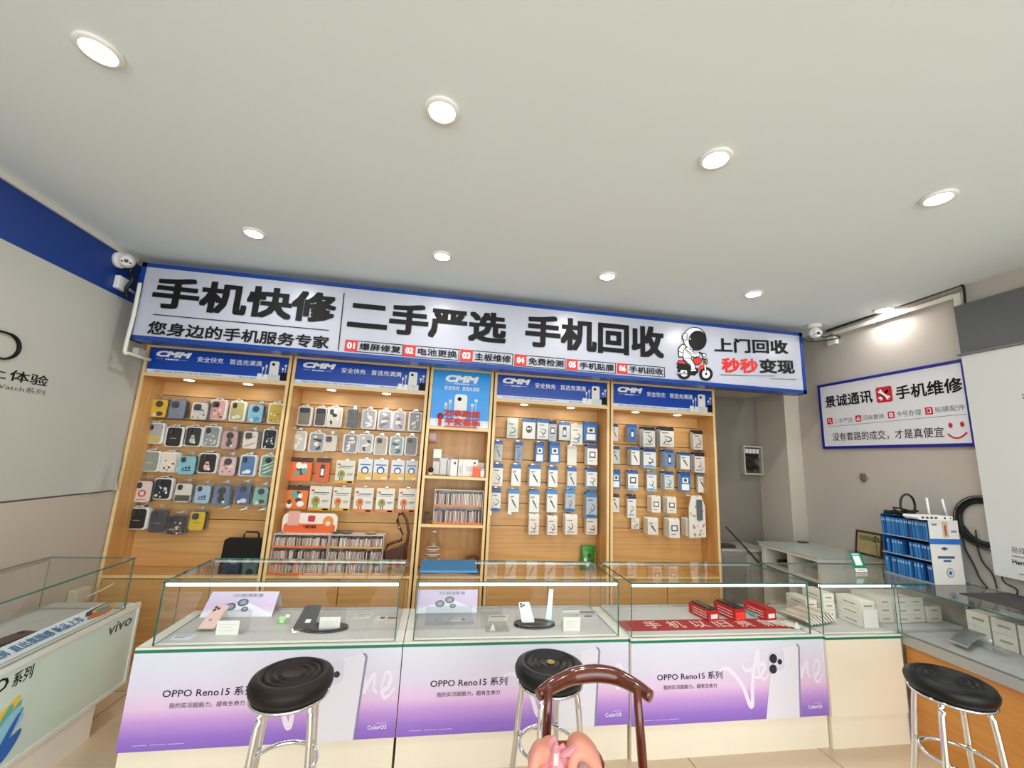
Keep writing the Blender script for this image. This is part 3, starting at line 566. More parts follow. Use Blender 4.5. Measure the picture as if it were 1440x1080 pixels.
def goodsbox(x0, y0, x1, y1, n, desc, body, tab, band, pr, cab, row, dep=.018, side=None, rot=0):
    yf = YP-.03-(dep+.003)*n; a, b = W(x0, y0, y=yf), W(x1, y1, y=yf); w_, h_ = b.x-a.x, a.z-b.z; cx, z0 = (a.x+b.x)/2, b.z
    X, Z = (1, 0, 0), (0, 0, 1); ht = h_*.1
    t = thing('accessory_box', short(f'{desc}, {ROW[row]} row of the {cab}'), 'accessory box', (cx, yf, z0), 'boxed accessories on hooks')
    MB().box(a.x, b.x, yf, yf+dep, z0, z0+h_-ht, 0, front=1).build('carton', [col(side or body), col(body)], t, bevel=.001)
    MB().prism([(-w_/2, 0), (w_/2, 0), (w_/2, ht*.75), (w_/2-ht*.25, ht), (-w_/2+ht*.25, ht), (-w_/2, ht*.75)], (cx, yf+dep*.5, z0+h_-ht), X, Z, (0, -.0015, 0)).build('hang_tab', col(tab), t)
    hb = h_-ht; q = MB(); yy = yf
    def R_(u0, u1, v0, v1, mi, k=1): q.box(cx+u0*w_, cx+u1*w_, yy-.0006*k, yy, z0+v0*hb, z0+v1*hb, mi)
    if band: R_(-.499, .499, .001, .14, 1)
    if tab != body: R_(-.499, .499, .9, .999, 2)
    if pr == 'diag': ribbon(q, [(cx-w_*.2, z0+hb*.62), (cx-w_*.05, z0+hb*.5), (cx+w_*.25, z0+hb*.2)], w_*.16, yy-.0008, 0, 4); R_(-.38, .0, .74, .78, 0); R_(-.38, -.1, .68, .7, 0)
    elif pr == 'square': R_(-.3, .3, .38, .72, 0); R_(-.2, .2, .45, .66, 3, 1.6); R_(-.3, .1, .2, .23, 0)
    elif pr == 'pods': q.prism(circ(w_*.24, 14, sy=1.2), (cx, yy, z0+hb*.52), X, Z, (0, -.0008, 0), 0); q.prism(circ(w_*.08, 10, -.09*w_), (cx, yy-.0008, z0+hb*.55), X, Z, (0, -.0006, 0), 3); q.prism(circ(w_*.08, 10, .09*w_), (cx, yy-.0008, z0+hb*.55), X, Z, (0, -.0006, 0), 3)
    elif pr == 'tall': R_(-.16, .16, .2, .8, 0); R_(-.1, .1, .3, .6, 3, 1.6)
    elif pr == 'win': R_(-.36, .36, .08, .42, 3); R_(-.28, .28, .5, .78, 3); R_(-.14, .14, .56, .72, 0, 1.6)
    elif pr == 'lines': R_(-.36, .1, .76, .8, 0); R_(-.36, .3, .14, .16, 0); R_(-.36, .2, .1, .12, 0); rl = random.Random(int(x0*11+y0*7)); ribbon(q, [(cx+rl.uniform(-.2, .05)*w_, z0+hb*rl.uniform(.55, .66)), (cx+rl.uniform(.1, .3)*w_, z0+hb*.5), (cx+rl.uniform(.05, .28)*w_, z0+hb*.36), (cx+rl.uniform(-.15, .1)*w_, z0+hb*.3), (cx+rl.uniform(-.3, -.1)*w_, z0+hb*rl.uniform(.36, .5))], w_*.09, yy-.0008, 0, 4); q.prism(circ(w_*.06, 8), (cx+rl.uniform(-.25, .25)*w_, yy, z0+hb*.24), X, Z, (0, -.0008, 0), 0)
    elif pr == 'art':
        rr = random.Random(int(x0*5+y0))
        for k in range(9): q.prism(circ(w_*rr.uniform(.08, .17), 9, sy=rr.uniform(.7, 1.6)), (cx+rr.uniform(-.3, .3)*w_, yy-.0001*k, z0+hb*rr.uniform(.15, .75)), X, Z, (0, -.0006, 0), (0, 3, 4)[k % 3])
    elif pr == 'film':
        R_(-.3, .4, .8, .84, 0); R_(-.4, .3, .73, .75, 0); R_(-.42, -.28, .86, .95, 5); q.prism(circ(w_*.2, 14, sy=1.15), (cx-w_*.18, yy, z0+hb*.43), X, Z, (0, -.0008, 0), 4); q.prism(circ(w_*.1, 12), (cx-w_*.16, yy-.0008, z0+hb*.46), X, Z, (0, -.0004, 0), 5); R_(-.26, -.2, .14, .28, 0); R_(-.14, -.08, .14, .28, 0); R_(.1, .42, .45, .48, 0); R_(.1, .36, .39, .41, 0); R_(.16, .42, .03, .1, 3)
    elif pr == 'badge': R_(-.45, .45, .02, .4, 4); q.prism(circ(w_*.27, 16), (cx, yy-.0006, z0+hb*.52), X, Z, (0, -.0006, 0), 5); q.prism(circ(w_*.17, 14), (cx, yy-.0013, z0+hb*.5), X, Z, (0, -.0004, 0), 3); R_(-.36, .36, .78, .84, 5); R_(.1, .4, .06, .14, 3, 2)
    mats = [col('#3A3D44'), col(band or body), col(tab), col('#F2F2EE'), col({'film': '#D8B13A', 'badge': '#E3B23C', 'art': '#5AA9A0'}.get(pr, '#888888')), col('#C23A22' if pr == 'film' else '#1F4E9A')]
    if pr == 'film' and band: mats[4] = col('#7FA650') if 'green' in desc else col('#D98436')
    if q.v: q.build('front_print', mats, t)
    hook(cx, z0+h_-ht*.35, yf, cab)
    p = None
    for k in range(1, n):
        s = short(f'{ORD[k-1]} behind the {desc}, {ROW[row]} row')
        if p is None: p = MB().box(a.x, b.x, yf+dep+.003, yf+2*dep+.003, z0, z0+h_-ht, 0, front=1).box(a.x, b.x, yf+dep*1.5, yf+dep*1.5+.0015, z0+h_-ht, z0+h_, 2).build('accessory_box', [col(side or body), col(body), col(tab)], None, s, 'accessory box', 'boxed accessories on hooks')
        else: dup(p, (.001*((k % 3)-1), (dep+.003)*(k-1), -.001*(k % 2)), s, [])
def crop(ox, oy, sc): return lambda r: (ox+r[0]/sc, oy+r[1]/sc, ox+r[2]/sc, oy+r[3]/sc)
K1, K2, K4, K5 = crop(170, 530, 4.32), crop(370, 550, 4.32), crop(580, 560, 3.857), crop(840, 570, 4.32)
N1 = 'printed-case cabinet'
for row, its in enumerate([
    [((195, 118, 278, 248), 4, 'yellow case with black camera ring', 'bag', '#E2BE1C', 'r', 'low', '#30302C'), ((305, 122, 390, 255), 3, 'slate blue case', 'bag', '#75839F', 'q', '', ''), ((438, 138, 526, 262), 4, 'white case with black comic print', 'bag', '#D9D6CE', 'q', 'dots', '#26262A'), ((550, 126, 632, 262), 2, 'pink flowered case on a white card', 'card', '#DCA9A4', 'q', 'dots', '#8E3A42'), ((672, 136, 748, 272), 2, 'olive and grey landscape case', 'card', '#B9AF72', 'v', 'low', '#D8D8D0'), ((780, 150, 862, 280), 3, 'sky blue case with a cloud print', 'bag', '#7CC0E2', 'r', 'low', '#4E93C8'), ((904, 148, 978, 287), 2, 'mustard case with small figures', 'card', '#C9AE47', '', 'dots', '#5B6B70')],
    [((158, 265, 250, 408), 2, 'grey and sand striped case', 'card', '#A9AFB0', 'v', 'band', '#C6B26A'), ((284, 290, 368, 428), 2, 'plain black case with small lettering', 'card', '#2C2D2E', 'v', 'word', '#9A9A98'), ((398, 290, 486, 426), 1, 'charcoal case with a skeleton figure', 'card', '#3A3B3D', 'v', 'fig', '#C8C4B4'), ((508, 286, 594, 428), 2, 'silver grey patterned case', 'card', '#8E9394', 'v', 'dots', '#C9CDCE'), ((622, 310, 708, 440), 3, 'dusty pink portrait case in a clear bag', 'bag', '#C79B96', 'r', 'fig', '#3A2A2C'), ((750, 312, 830, 438), 3, 'white marbled case in a clear bag', 'bag', '#E6DDD6', 'q', 'diag', '#C99A8E'), ((870, 306, 940, 442), 1, 'black case with a teal graffiti print', 'card', '#22262A', 'v', 'dots', '#6FA6A6')],
    [((132, 436, 228, 578), 2, 'pale grey metallic case', 'card', '#8F978F', '', 'word', '#BFC6BE'), ((252, 445, 344, 582), 2, 'white case with black hearts', 'card', '#E1DACB', '', 'dots', '#1E1E20'), ((358, 462, 452, 594), 3, 'turquoise case with three slanted bars', 'bag', '#7FC4D6', 'v', 'stripe3', '#1C2226'), ((478, 450, 580, 588), 2, 'black brown case with a tiny figure', 'card', '#33292A', 'v', 'fig', '#D9BDB2'), ((608, 466, 698, 600), 3, 'blush pink case with black camera ring', 'bag', '#E3B9B4', 'r', 'dots', '#A9635F'), ((732, 462, 812, 606), 2, 'denim blue case with a white bear', 'card', '#577DAE', 'v', 'low', '#E9ECEE'), ((856, 465, 937, 608), 1, 'sage green case with white lines', 'card', '#6E9C84', 'r', 'diag', '#D9E6DC')],
    [((93, 610, 182, 762), 3, 'white case with a red target', 'bag', '#EAD9D4', 'v', 'target', '#C4303A'), ((210, 602, 304, 747), 2, 'black case with white block lettering', 'card', '#2B2F33', 'v', 'dots', '#C9CED0'), ((338, 628, 428, 762), 3, 'ivory case with a black photo print', 'bag', '#E2DED4', 'v', 'band', '#4C4A48'), ((460, 640, 542, 768), 2, 'white to blue faded case with bows', 'bag', '#A9C6E0', 'v', 'stripe3', '#2E3F55'), ((570, 640, 662, 782), 3, 'steel blue case with a girl figure', 'bag', '#5E7796', 'r', 'fig', '#20242E'), ((706, 636, 784, 776), 3, 'navy blue case with white flowers', 'bag', '#40588C', 'r', 'low', '#D9DCE8'), ((814, 652, 892, 780), 3, 'mint case with a cartoon head', 'bag', '#7DB9AE', 'r', 'low', '#3A4440')],
    [((52, 782, 152, 928), 3, 'black case with a white corner tag', 'card', '#26272A', 'v', 'word', '#A8A8A6'), ((186, 790, 272, 944), 2, 'charcoal case in a clear bag', 'bag', '#3F454E', 'v', 'word', '#8A9098'), ((290, 826, 388, 956), 4, 'checked black case in a crumpled bag', 'bag', '#3B3732', 'v', 'dots', '#A79C8C'), ((428, 800, 506, 932), 3, 'loose yellow case in front of dark ones', 'bag', '#E0BD1E', 'q', 'word', '#7A6410')]]):
    for b_, n, d, stl, c1, cm, pr, c2 in its: casepack(*K1(b_), n, d, stl, c1, cm, pr, c2 or '#888888', N1, row)
N2 = 'clear-case cabinet'
for row, its in enumerate([
    [((218, 82, 288, 212), 2, 'grey case with a dark camera bar', 'card', '#7E7C76', 'b', '', ''), ((321, 88, 380, 216), 1, 'graphite case with a dark camera bar', 'card', '#55534F', 'b', '', ''), ((393, 86, 474, 222), 1, 'white card with a black abstract case', 'card', '#D6D2C8', 'v', 'swirl', '#26262A'), ((515, 96, 575, 224), 2, 'solid black case seen edge-on', 'bag', '#25262A', 'v', '', ''), ((606, 100, 682, 232), 1, 'clear case with silver swirls', 'card', '#A9AAAE', '', 'swirl', '#E9E9EC'), ((703, 106, 778, 237), 1, 'clear case with lilac reflections', 'card', '#A6A5B0', '', 'swirl', '#77788A'), ((790, 113, 860, 242), 1, 'clear case with violet cross lines', 'card', '#B4AFBA', '', 'swirl', '#6A6478'), ((888, 115, 958, 247), 1, 'smoky silver case', 'card', '#8F8E98', '', 'swirl', '#C8C8D4')],
    [((170, 229, 256, 364), 1, 'pearl white shimmering case', 'card', '#C9C9C6', '', 'swirl', '#EDEDEA'), ((286, 240, 368, 372), 1, 'clear case with dark wave print', 'card', '#9A9AA2', '', 'swirl', '#3C3E48'), ((372, 250, 450, 366), 1, 'loose cream case with a round camera', 'bag', '#D9CDB9', 'q', '', ''), ((492, 250, 572, 378), 1, 'clear case with grey marble print', 'card', '#8A8B90', '', 'swirl', '#DADADF'), ((584, 249, 663, 378), 1, 'clear case with zebra print', 'card', '#B9B6B2', '', 'swirl', '#2E2C2C'), ((680, 264, 750, 390), 1, 'beige titanium look case', 'card', '#B2AA98', 'q', '', ''), ((774, 264, 849, 392), 1, 'clear case with teal shade', 'card', '#93A4A8', '', 'swirl', '#3F565C'), ((866, 265, 934, 393), 1, 'dark grey titanium case', 'card', '#77777A', 'q', '', '')]]):
    for b_, n, d, stl, c1, cm, pr, c2 in its: casepack(*K2(b_), n, d, stl, c1, cm, pr, c2 or '#888888', N2, row)
FK = dict(dep=.006)
for row, its in ((2, [((172, 402, 284, 548), 3, 'orange box with teal mascot art', '#E8703A', '#3A2A24', '', 'art'), ((328, 405, 394, 552), 3, 'narrow orange and brown box', '#D6602A', '#3A2A24', '', 'tall'), ((448, 418, 548, 562), 2, 'film pack with a green mascot and yellow foot', '#D9D6C8', '#D9D6C8', '#D9A52E', 'film'), ((582, 410, 656, 541), 1, 'film pack with blue badge and wide yellow base', '#DADFE2', '#DADFE2', '', 'badge'), ((676, 414, 752, 541), 1, 'film pack, blue badge, second past the green mascot', '#DADFE2', '#DADFE2', '', 'badge'), ((782, 418, 852, 543), 1, 'film pack with blue badge and gold base', '#DADFE2', '#DADFE2', '', 'badge'), ((869, 420, 934, 544), 1, 'film pack with blue badge beside the cabinet side', '#C9CED4', '#C9CED4', '', 'badge')]),
                 (3, [((144, 572, 260, 718), 3, 'orange box with pale green mascot art', '#E37A34', '#3A2A24', '', 'art'), ((288, 575, 402, 728), 3, 'film pack with green mascot and yellow corner', '#DEDACC', '#DEDACC', '#D9A52E', 'film'), ((429, 582, 522, 730), 2, 'film pack with brown mascot and yellow corner', '#DEDACC', '#DEDACC', '#D9A52E', 'film'), ((559, 585, 660, 737), 2, 'film pack with brown mascot and orange corner', '#DEDCD4', '#DEDCD4', '#DE7A34', 'film'), ((694, 588, 790, 740), 2, 'film pack with green mascot and red lettering', '#E4E1D6', '#E4E1D6', '#DE7A34', 'film'), ((827, 590, 922, 738), 2, 'film pack with orange mascot next to the strap', '#E4E1D6', '#E4E1D6', '#DE7A34', 'film')])):
    for b_, n, d, bd, tb, bn, pr in its: goodsbox(*K2(b_), n, d, bd, tb, bn, pr, N2, row, side=None, **FK)
N4 = 'blue-boxed cable cabinet'; BT, BL, WB = '#2A66AE', '#2E72B8', '#E6E6E2'
for row, its in enumerate([
    [((516, 106, 570, 218), 2, 'pale green cable box', '#C6D2C6', '#DADCD6', '', 'lines'), ((600, 108, 665, 222), 3, 'white box with black earphone pods', WB, '#3A5C94', '', 'pods'), ((680, 112, 737, 224), 4, 'white cable box with blue edge', WB, BT, '', 'lines'), ((742, 118, 780, 234), 2, 'grey box with dark power block', '#B9BEC8', '#2A2C34', '', 'square'), ((797, 126, 854, 230), 2, 'pale grey cable box', '#CBCFD2', '#4A6EA4', '', 'tall'), ((860, 138, 923, 254), 1, 'wide white earphone box', '#E4E3DC', '#CFCBBE', '', 'lines'), ((935, 126, 1002, 237), 3, 'blue box with a white phone window', BL, '#2C60A2', '', 'win')],
    [((447, 228, 486, 341), 2, 'slim grey cable box', '#B7BCC0', BT, '', 'diag'), ((559, 233, 595, 346), 2, 'slim slate blue box', '#8193B0', '#24508E', '', 'lines'), ((669, 235, 712, 350), 2, 'blue charger box with white plug', BL, '#24508E', '', 'win'), ((746, 235, 799, 354), 3, 'blue charger box with two windows', BL, '#24508E', '', 'win'), ((841, 254, 890, 366), 1, 'plain ivory cable box', '#E2DDD4', '#D2CCC0', '', ''), ((950, 250, 1003, 363), 4, 'white box with a black square', WB, '#2C4E84', '', 'square')],
    [((437, 354, 487, 477), 2, 'white cable box with coiled lead', WB, '#23508F', '', 'lines'), ((540, 358, 586, 477), 2, 'white box with diagonal cable', WB, BT, '', 'diag'), ((637, 361, 694, 479), 4, 'white diagonal cable box in a thick pile', WB, BT, '', 'diag'), ((740, 368, 786, 483), 2, 'tilted white cable box', WB, BT, '', 'diag'), ((843, 374, 889, 490), 2, 'white cable box with long diagonal', '#D8DAD8', BT, '#4A84BE', 'diag'), ((946, 377, 1002, 494), 3, 'white box with red cable loop', WB, '#24508E', '#4A84BE', 'lines')],
    [((431, 488, 476, 614), 2, 'white box with black loop and blue foot', WB, '#1E4F96', '#2C6EB4', 'lines'), ((523, 494, 576, 618), 2, 'white diagonal cable box, second on the hooks', WB, '#2E86C4', '', 'diag'), ((637, 498, 686, 620), 3, 'white diagonal cable box, middle of the wall', WB, '#2E7EBE', '', 'diag'), ((732, 497, 784, 619), 3, 'white diagonal cable box beside a grey one', WB, '#2E86C4', '', 'diag'), ((832, 496, 882, 617), 3, 'grey cable box in a glossy bag', '#B4BCC0', '#3A86BE', '#2C6EB4', 'lines'), ((944, 510, 1001, 652), 4, 'tall grey blue cable box', '#A9B6C0', '#2E76B4', '#2C6EB4', 'lines')],
    [((634, 626, 685, 740), 3, 'ivory charger box, first of four', '#E6DDD2', '#EEE9E0', '', 'lines'), ((734, 636, 784, 742), 3, 'ivory charger box, second of four', '#E6DDD2', '#EEE9E0', '', 'lines'), ((830, 630, 894, 740), 4, 'ivory charger box, third of four', '#E6DDD2', '#EEE9E0', '', 'lines'), ((944, 640, 1002, 740), 3, 'ivory charger box, beside the cabinet side', '#E0D5C6', '#EEE9E0', '', 'lines')]]):
    for b_, n, d, bd, tb, bn, pr in its: goodsbox(*K4(b_), n, d, bd, tb, bn, pr, N4, row, side='#C4CAD2' if bd == WB else None)
N5 = 'cabinet by the alcove'
for row, its in enumerate([
    [((90, 110, 126, 217), 2, 'white cable box with blue rim', '#D5D8DA', '#1F4480', '', 'diag'), ((184, 112, 242, 222), 3, 'blue box with grey side', '#3D6CA6', '#1F4480', '', 'tall'), ((278, 128, 352, 254), 5, 'white adapter box, thick pile with black tabs', '#DDDBD4', '#1C1E2A', '', 'lines'), ((380, 130, 467, 254), 5, 'wide white earphone box with black tabs', '#E6E3DA', '#1C1E2A', '', 'lines'), ((580, 150, 642, 272), 3, 'white adapter box at the far end', '#DAD8D2', '#1C1E2A', '', 'lines')],
    [((90, 246, 136, 357), 2, 'grey cable box behind the cabinet side', '#C6CACC', '#244A86', '', 'diag'), ((206, 252, 258, 364), 6, 'white diagonal cable box before blue ones', '#E2E0DA', '#2A5C9E', '', 'diag'), ((280, 258, 357, 384), 4, 'shiny white box with sky blue foot', '#DEDFDC', '#1F3C78', '#7FB0D4', 'lines'), ((412, 268, 467, 377), 6, 'blue and white cable box in a deep pile', '#5C86B6', '#1F4F92', '', 'tall'), ((504, 284, 564, 390), 4, 'white box with diagonal grey cable', '#DFDED8', '#1F4F92', '', 'diag'), ((590, 285, 655, 410), 4, 'long white adapter box with black tabs', '#D8D6D0', '#1C1E2A', '', 'lines')],
    [((90, 388, 140, 507), 3, 'blue box with white charger window', BL, '#1F4F92', '', 'win'), ((186, 392, 248, 517), 3, 'white box with a square charger', '#E4E8EA', '#3A5E92', '#8FC0E0', 'square'), ((302, 398, 361, 524), 2, 'white earphone box with red lettering', '#E6E8E8', '#8A96A4', '#8FC0E0', 'lines'), ((408, 400, 465, 512), 5, 'white cable box before three blue ones', '#CBD3D8', '#1F4480', '', 'lines'), ((502, 404, 568, 525), 3, 'blue charger box with square window', BL, '#1F4F92', '', 'win'), ((610, 410, 667, 531), 2, 'tilted white box with a black cable', '#E8E5DC', '#5F7A9A', '', 'diag')],
    [((90, 538, 133, 650), 2, 'white cable box with dark tab', '#E2DFD8', '#2A2E3A', '', 'diag'), ((184, 541, 236, 684), 2, 'tall white lead box', '#E4E4E0', '#2A2E3A', '', 'lines'), ((330, 549, 386, 652), 5, 'ivory adapter box in a deep pile', '#E6E0D4', '#E8E2D6', '', 'square'), ((424, 555, 482, 657), 5, 'ivory adapter box with grey square', '#E4DED2', '#E8E2D6', '', 'square')],
    [((207, 684, 256, 752), 1, 'small white box under the tall lead box', '#E4DFD4', '#EDE8DC', '', 'lines'), ((306, 682, 370, 787), 5, 'leaning white watch strap box', '#E2DCD0', '#EDE8DC', '', 'diag'), ((436, 686, 502, 807), 6, 'white box with a black smartwatch', '#E8E2D8', '#EDE8DC', '', 'square'), ((540, 684, 592, 797), 5, 'ivory box next to the floral pouch', '#E6DFD2', '#EDE8DC', '', '')]]):
    for b_, n, d, bd, tb, bn, pr in its: goodsbox(*K5(b_), n, d, bd, tb, bn, pr, N5, row, side='#B9BEC4' if row < 3 else None, dep=.015)
def pouch(b_, desc, c, mats_):
    x0, y0, x1, y1 = K5(b_); yf = 3.565; a, b = W(x0, y0, y=yf), W(x1, y1, y=yf); t = thing('strap_pouch', desc, 'pouch', ((a.x+b.x)/2, yf, b.z))
    w_, h_ = b.x-a.x, a.z-b.z
    q = MB().prism([(a.x, b.z), (b.x, b.z+.01), (b.x-.002, b.z+h_*.75), (b.x-w_*.22, a.z), (a.x+w_*.2, a.z-.004), (a.x+.004, b.z+h_*.7)], (0, yf+.012, 0), (1, 0, 0), (0, 0, 1), (0, -.012, 0), 0)
    rr = random.Random(3)
    for k in range(26):
        u, v = rr.uniform(.08, .92), rr.uniform(.04, .66 if k > 8 else .9)
        q.prism(circ(w_*rr.uniform(.03, .085), 8, sy=rr.uniform(.6, 1.3)), (a.x+u*w_, yf-.0001*k, b.z+v*h_), (1, 0, 0), (0, 0, 1), (0, -.0005, 0), 1+k % len(mats_))
    q.build('pouch', [c]+mats_, t); return t, a, b
t, a, b = pouch((553, 545, 662, 808), 'tall white floral pouch with a grey strap hanging at the cabinet edge', col('#E3E0D4'), [col('#C9838A'), col('#7FA68A'), col('#9C86A8'), col('#D9A06A')])
MB().box(a.x+.45*(b.x-a.x), a.x+.78*(b.x-a.x), 3.553, 3.557, b.z+.42*(a.z-b.z), b.z+.9*(a.z-b.z)).build('grey_strap', col('#5E6266'), t)
hook((a.x+b.x)/2, a.z-.012, 3.56, N5)
for cx_, cy_ in ((420, 622), (527, 620)):
    p = W(580+cx_/3.857, 560+cy_/3.857, y=YP); hook(p.x, p.z, 3.6, N4)
for cx_, cy_ in ((655, 790), (765, 798), (875, 800)):
    p = W(170+cx_/4.32, 530+cy_/4.32, y=YP); hook(p.x, p.z, 3.6, N1)
# ---------------------------------------------------------------- goods standing in the cabinets
def slab(pts, th, name, mats, parent=None, up=None, side=None, **k):
    """thin plate through the corner points, thickened away from the viewer"""
    pts = [Vector(p) for p in pts]; n = (pts[1]-pts[0]).cross(pts[2]-pts[0]).normalized()
    c = sum(pts, Vector())/len(pts); to = Vector((0, 0, CZ))-c
    if n.dot(to) < 0: n = -n
    d = -n*th; q = MB(); m_ = len(pts); q.add(pts+[p+d for p in pts], [list(range(m_)), list(range(m_, 2*m_))[::-1]], 0)
    q.f += [[i, m_+i, m_+(i+1) % m_, (i+1) % m_] for i in range(m_)]; q.mi += [0 if side is None else side]*m_; q.sm += [False]*m_
    return q.build(name, mats, parent, **k), n
BX = .592
# film racks: clear frame, orange rails, upright film packs as single things
RAIL = mat('orange_rail', '#F0792C', .4); RK = mat('rack_clear_white', '#DCD8D2', .3)
PKC = [col(c) for c in ('#DFCFC4', '#D0AEA2', '#A98C84', '#E9E1D8', '#C6BAB0', '#5A4E4E', '#DCC5BA', '#CDB7AC')]
def rack(xa, xb, yf, zs, label, n, plabel, pg, ramp, depth=.13, lean=0):
    t = thing('film_rack', label, 'rack', ((xa+xb)/2, yf+depth/2, zs[-1]))
    q = MB(); q.box(xa, xa+.004, yf, yf+depth, zs[-1], zs[0]).box(xb-.004, xb, yf, yf+depth, zs[-1], zs[0]).box(xa+.004, xb-.004, yf+depth-.004, yf+depth, zs[-1], zs[0]); q.build('rack_body', RK, t)
    MB().box(xa+.004, xb-.004, yf+.002, yf+depth-.004, zs[0]-.004, zs[0]).build('rack_top', RK, t)
    for z in zs[1:]: MB().box(xa+.004, xb-.004, yf-.002, yf+depth-.004, z, z+.006, 0).box(xa-.001, xb+.001, yf-.006, yf-.002, z, z+.012, 1).build('rack_shelf', [RK, ramp], t)
    protos = []
    for r_, (z1, z0) in enumerate(zip(zs, zs[1:])):
        st_ = (xb-xa-.016)/n
        for i in range(n):
            if R_.random() < .04: continue
            x = xa+.008+st_*i; k = R_.randrange(len(PKC)); h = (z1-z0)-.03-R_.random()*.012
            pr = next((p for p in protos if p[0] == k), None)
            if pr is None:
                o = MB().box(x, x+st_*.62, yf+.004, yf+.09, z0+.0062, z0+.006+h).build('film_pack', PKC[k], None, plabel, 'film pack', pg); protos.append((k, o, x, z0))
            else: dup(pr[1], (x-pr[2], R_.uniform(-.003, .006), z0-pr[3]), None, [])
a = W(384, 750, y=3.5); a.x = -1.206; b = W(463.5, 752, y=3.5); c = W(540, 754, y=3.5); zt = (a.z+c.z)/2; zb = BX+.001
th = (zt-zb)/3
ZS = [zt, zt-th, zt-2*th, zb]
rack(a.x, b.x-.003, 3.5, ZS, 'three-tier film rack below the rounded orange mascot board', 36, 'slim screen film pack upright in the rack below the mascot board', 'film packs in the rack below the mascot board', RAIL)
rack(b.x+.003, c.x, 3.5, ZS, 'three-tier film rack beside the brown leather strap', 34, 'slim screen film pack upright in the rack beside the leather strap', 'film packs in the rack beside the leather strap', mat('amber_rail', '#E9A23A', .4))
a = W(612, 688, y=3.5); b = W(680, 693, y=3.5)
rack(a.x, b.x, 3.5, [a.z, (a.z+.979)/2+.005, .98], 'two-tier film rack with orange rails on the middle shelf of the narrow cabinet', 30, 'slim screen film pack upright in the rack on the narrow cabinet shelf', 'film packs in the narrow cabinet rack', RAIL)
# rounded mascot board on top of the racks
a, b = W(*K2((125, 738, 445, 845))[:2], y=3.53), W(*K2((125, 738, 445, 845))[2:], y=3.53); w_, h_ = b.x-a.x, a.z-zt; cx = (a.x+b.x)/2
t = thing('mascot_board', 'rounded white and orange advertising board standing on the film rack', 'sign board', (cx, 3.54, zt))
MB().prism(rrect(w_, h_, h_*.28, y=h_/2), (cx, 3.545, zt+.001), (1, 0, 0), (0, 0, 1), (0, -.015, 0)).build('board', col('#EFE3D8'), t)
q = MB(); q.prism(rrect(w_*.94, h_*.45, h_*.14, y=h_*.26), (cx, 3.53, zt), (1, 0, 0), (0, 0, 1), (0, -.001, 0)).build('orange_band', col('#E8652E'), t)
MB().prism(rrect(h_*.34, h_*.3, .008, x=.02*w_, y=h_*.74), (cx, 3.53, zt), (1, 0, 0), (0, 0, 1), (0, -.002, 0)).build('red_logo', col('#C4302A'), t)
q = MB(); q.prism(circ(h_*.26, 16, w_*.33, h_*.62), (cx, 3.53, zt), (1, 0, 0), (0, 0, 1), (0, -.002, 0), 0).prism(circ(h_*.12, 12, w_*.33, h_*.52), (cx, 3.528, zt), (1, 0, 0), (0, 0, 1), (0, -.001, 0), 1)
q.build('mascot_print', [col('#E08A3A'), col('#F0D9B8'), col('#C4302A')], t)
MB().prism(rrect(w_*.2, h_*.7, .004, x=-w_*.3, y=h_*.74), (cx, 3.526, zt), (1, 0, 0), (0, 0, 1), (0, -.003, 0)).build('pink_card', col('#E3A79A'), t)
text(t, '千疆防爆膜', (cx-.12*w_, 3.5265, zt+h_*.26), (.24*w_, 0, 0), (0, 0, h_*.16), INK, .01)
for k, (x_, cx_, d_) in enumerate([(470, '#2E5A4E', 'dark green pouch lying on the film rack'), (487, '#6A625C', 'grey pouch lying flat on the film rack'), (522, '#B98E5E', 'tan envelope lying on the film rack')]):
    p = W(x_, 748, y=3.55); MB().ball((p.x, 3.56, zt+.014), .05, 10, 0, (1, .7, .26)).build('small_pouch', col(cx_), None, d_, 'pouch')
# leather strap bag hanging at the cabinet end
q = lambda *p: [W(370+x/4.32, 550+y/4.32, y=3.55+d)-Vector((.042+.02*(y > 940), 0, 0)) for x, y, d in p]
t = thing('strap_bag', 'brown leather bag with a long looped strap hanging at the cabinet side', 'bag', W(560, 792, y=3.58))
MB().tube(q((905, 1060, .0), (915, 960, -.01), (918, 860, -.02), (905, 780, -.02), (880, 742, 0), (858, 748, .02), (848, 785, .03), (862, 830, .02), (882, 870, .0), (872, 905, -.01), (820, 922, .0), (790, 936, .01), (782, 985, .02), (782, 1050, .03)), .011, 8, flat=.35).build('strap', col('#5A2E1C'), t)
q2 = q((788, 1060, 0), (790, 988, 0), (815, 975, 0), (870, 955, 0), (905, 920, 0), (915, 1060, 0))
MB().prism([(p.x, p.z) for p in q2], (0, 3.62, 0), (1, 0, 0), (0, 0, 1), (0, -.05, 0)).build('bag_body', col('#4A2417'), t)
p = q((858, 830, -.01))[0]; MB().lathe([(.006, -.012), (.012, -.004), (.012, .004), (.006, .012)], p, 10, ax=(1, 0, .4)).build('buckle', mat('brass', '#C9A75A', .25, .9), t)
hk = q((870, 742, 0))[0]; hook(hk.x, hk.z+.004, 3.53, '')
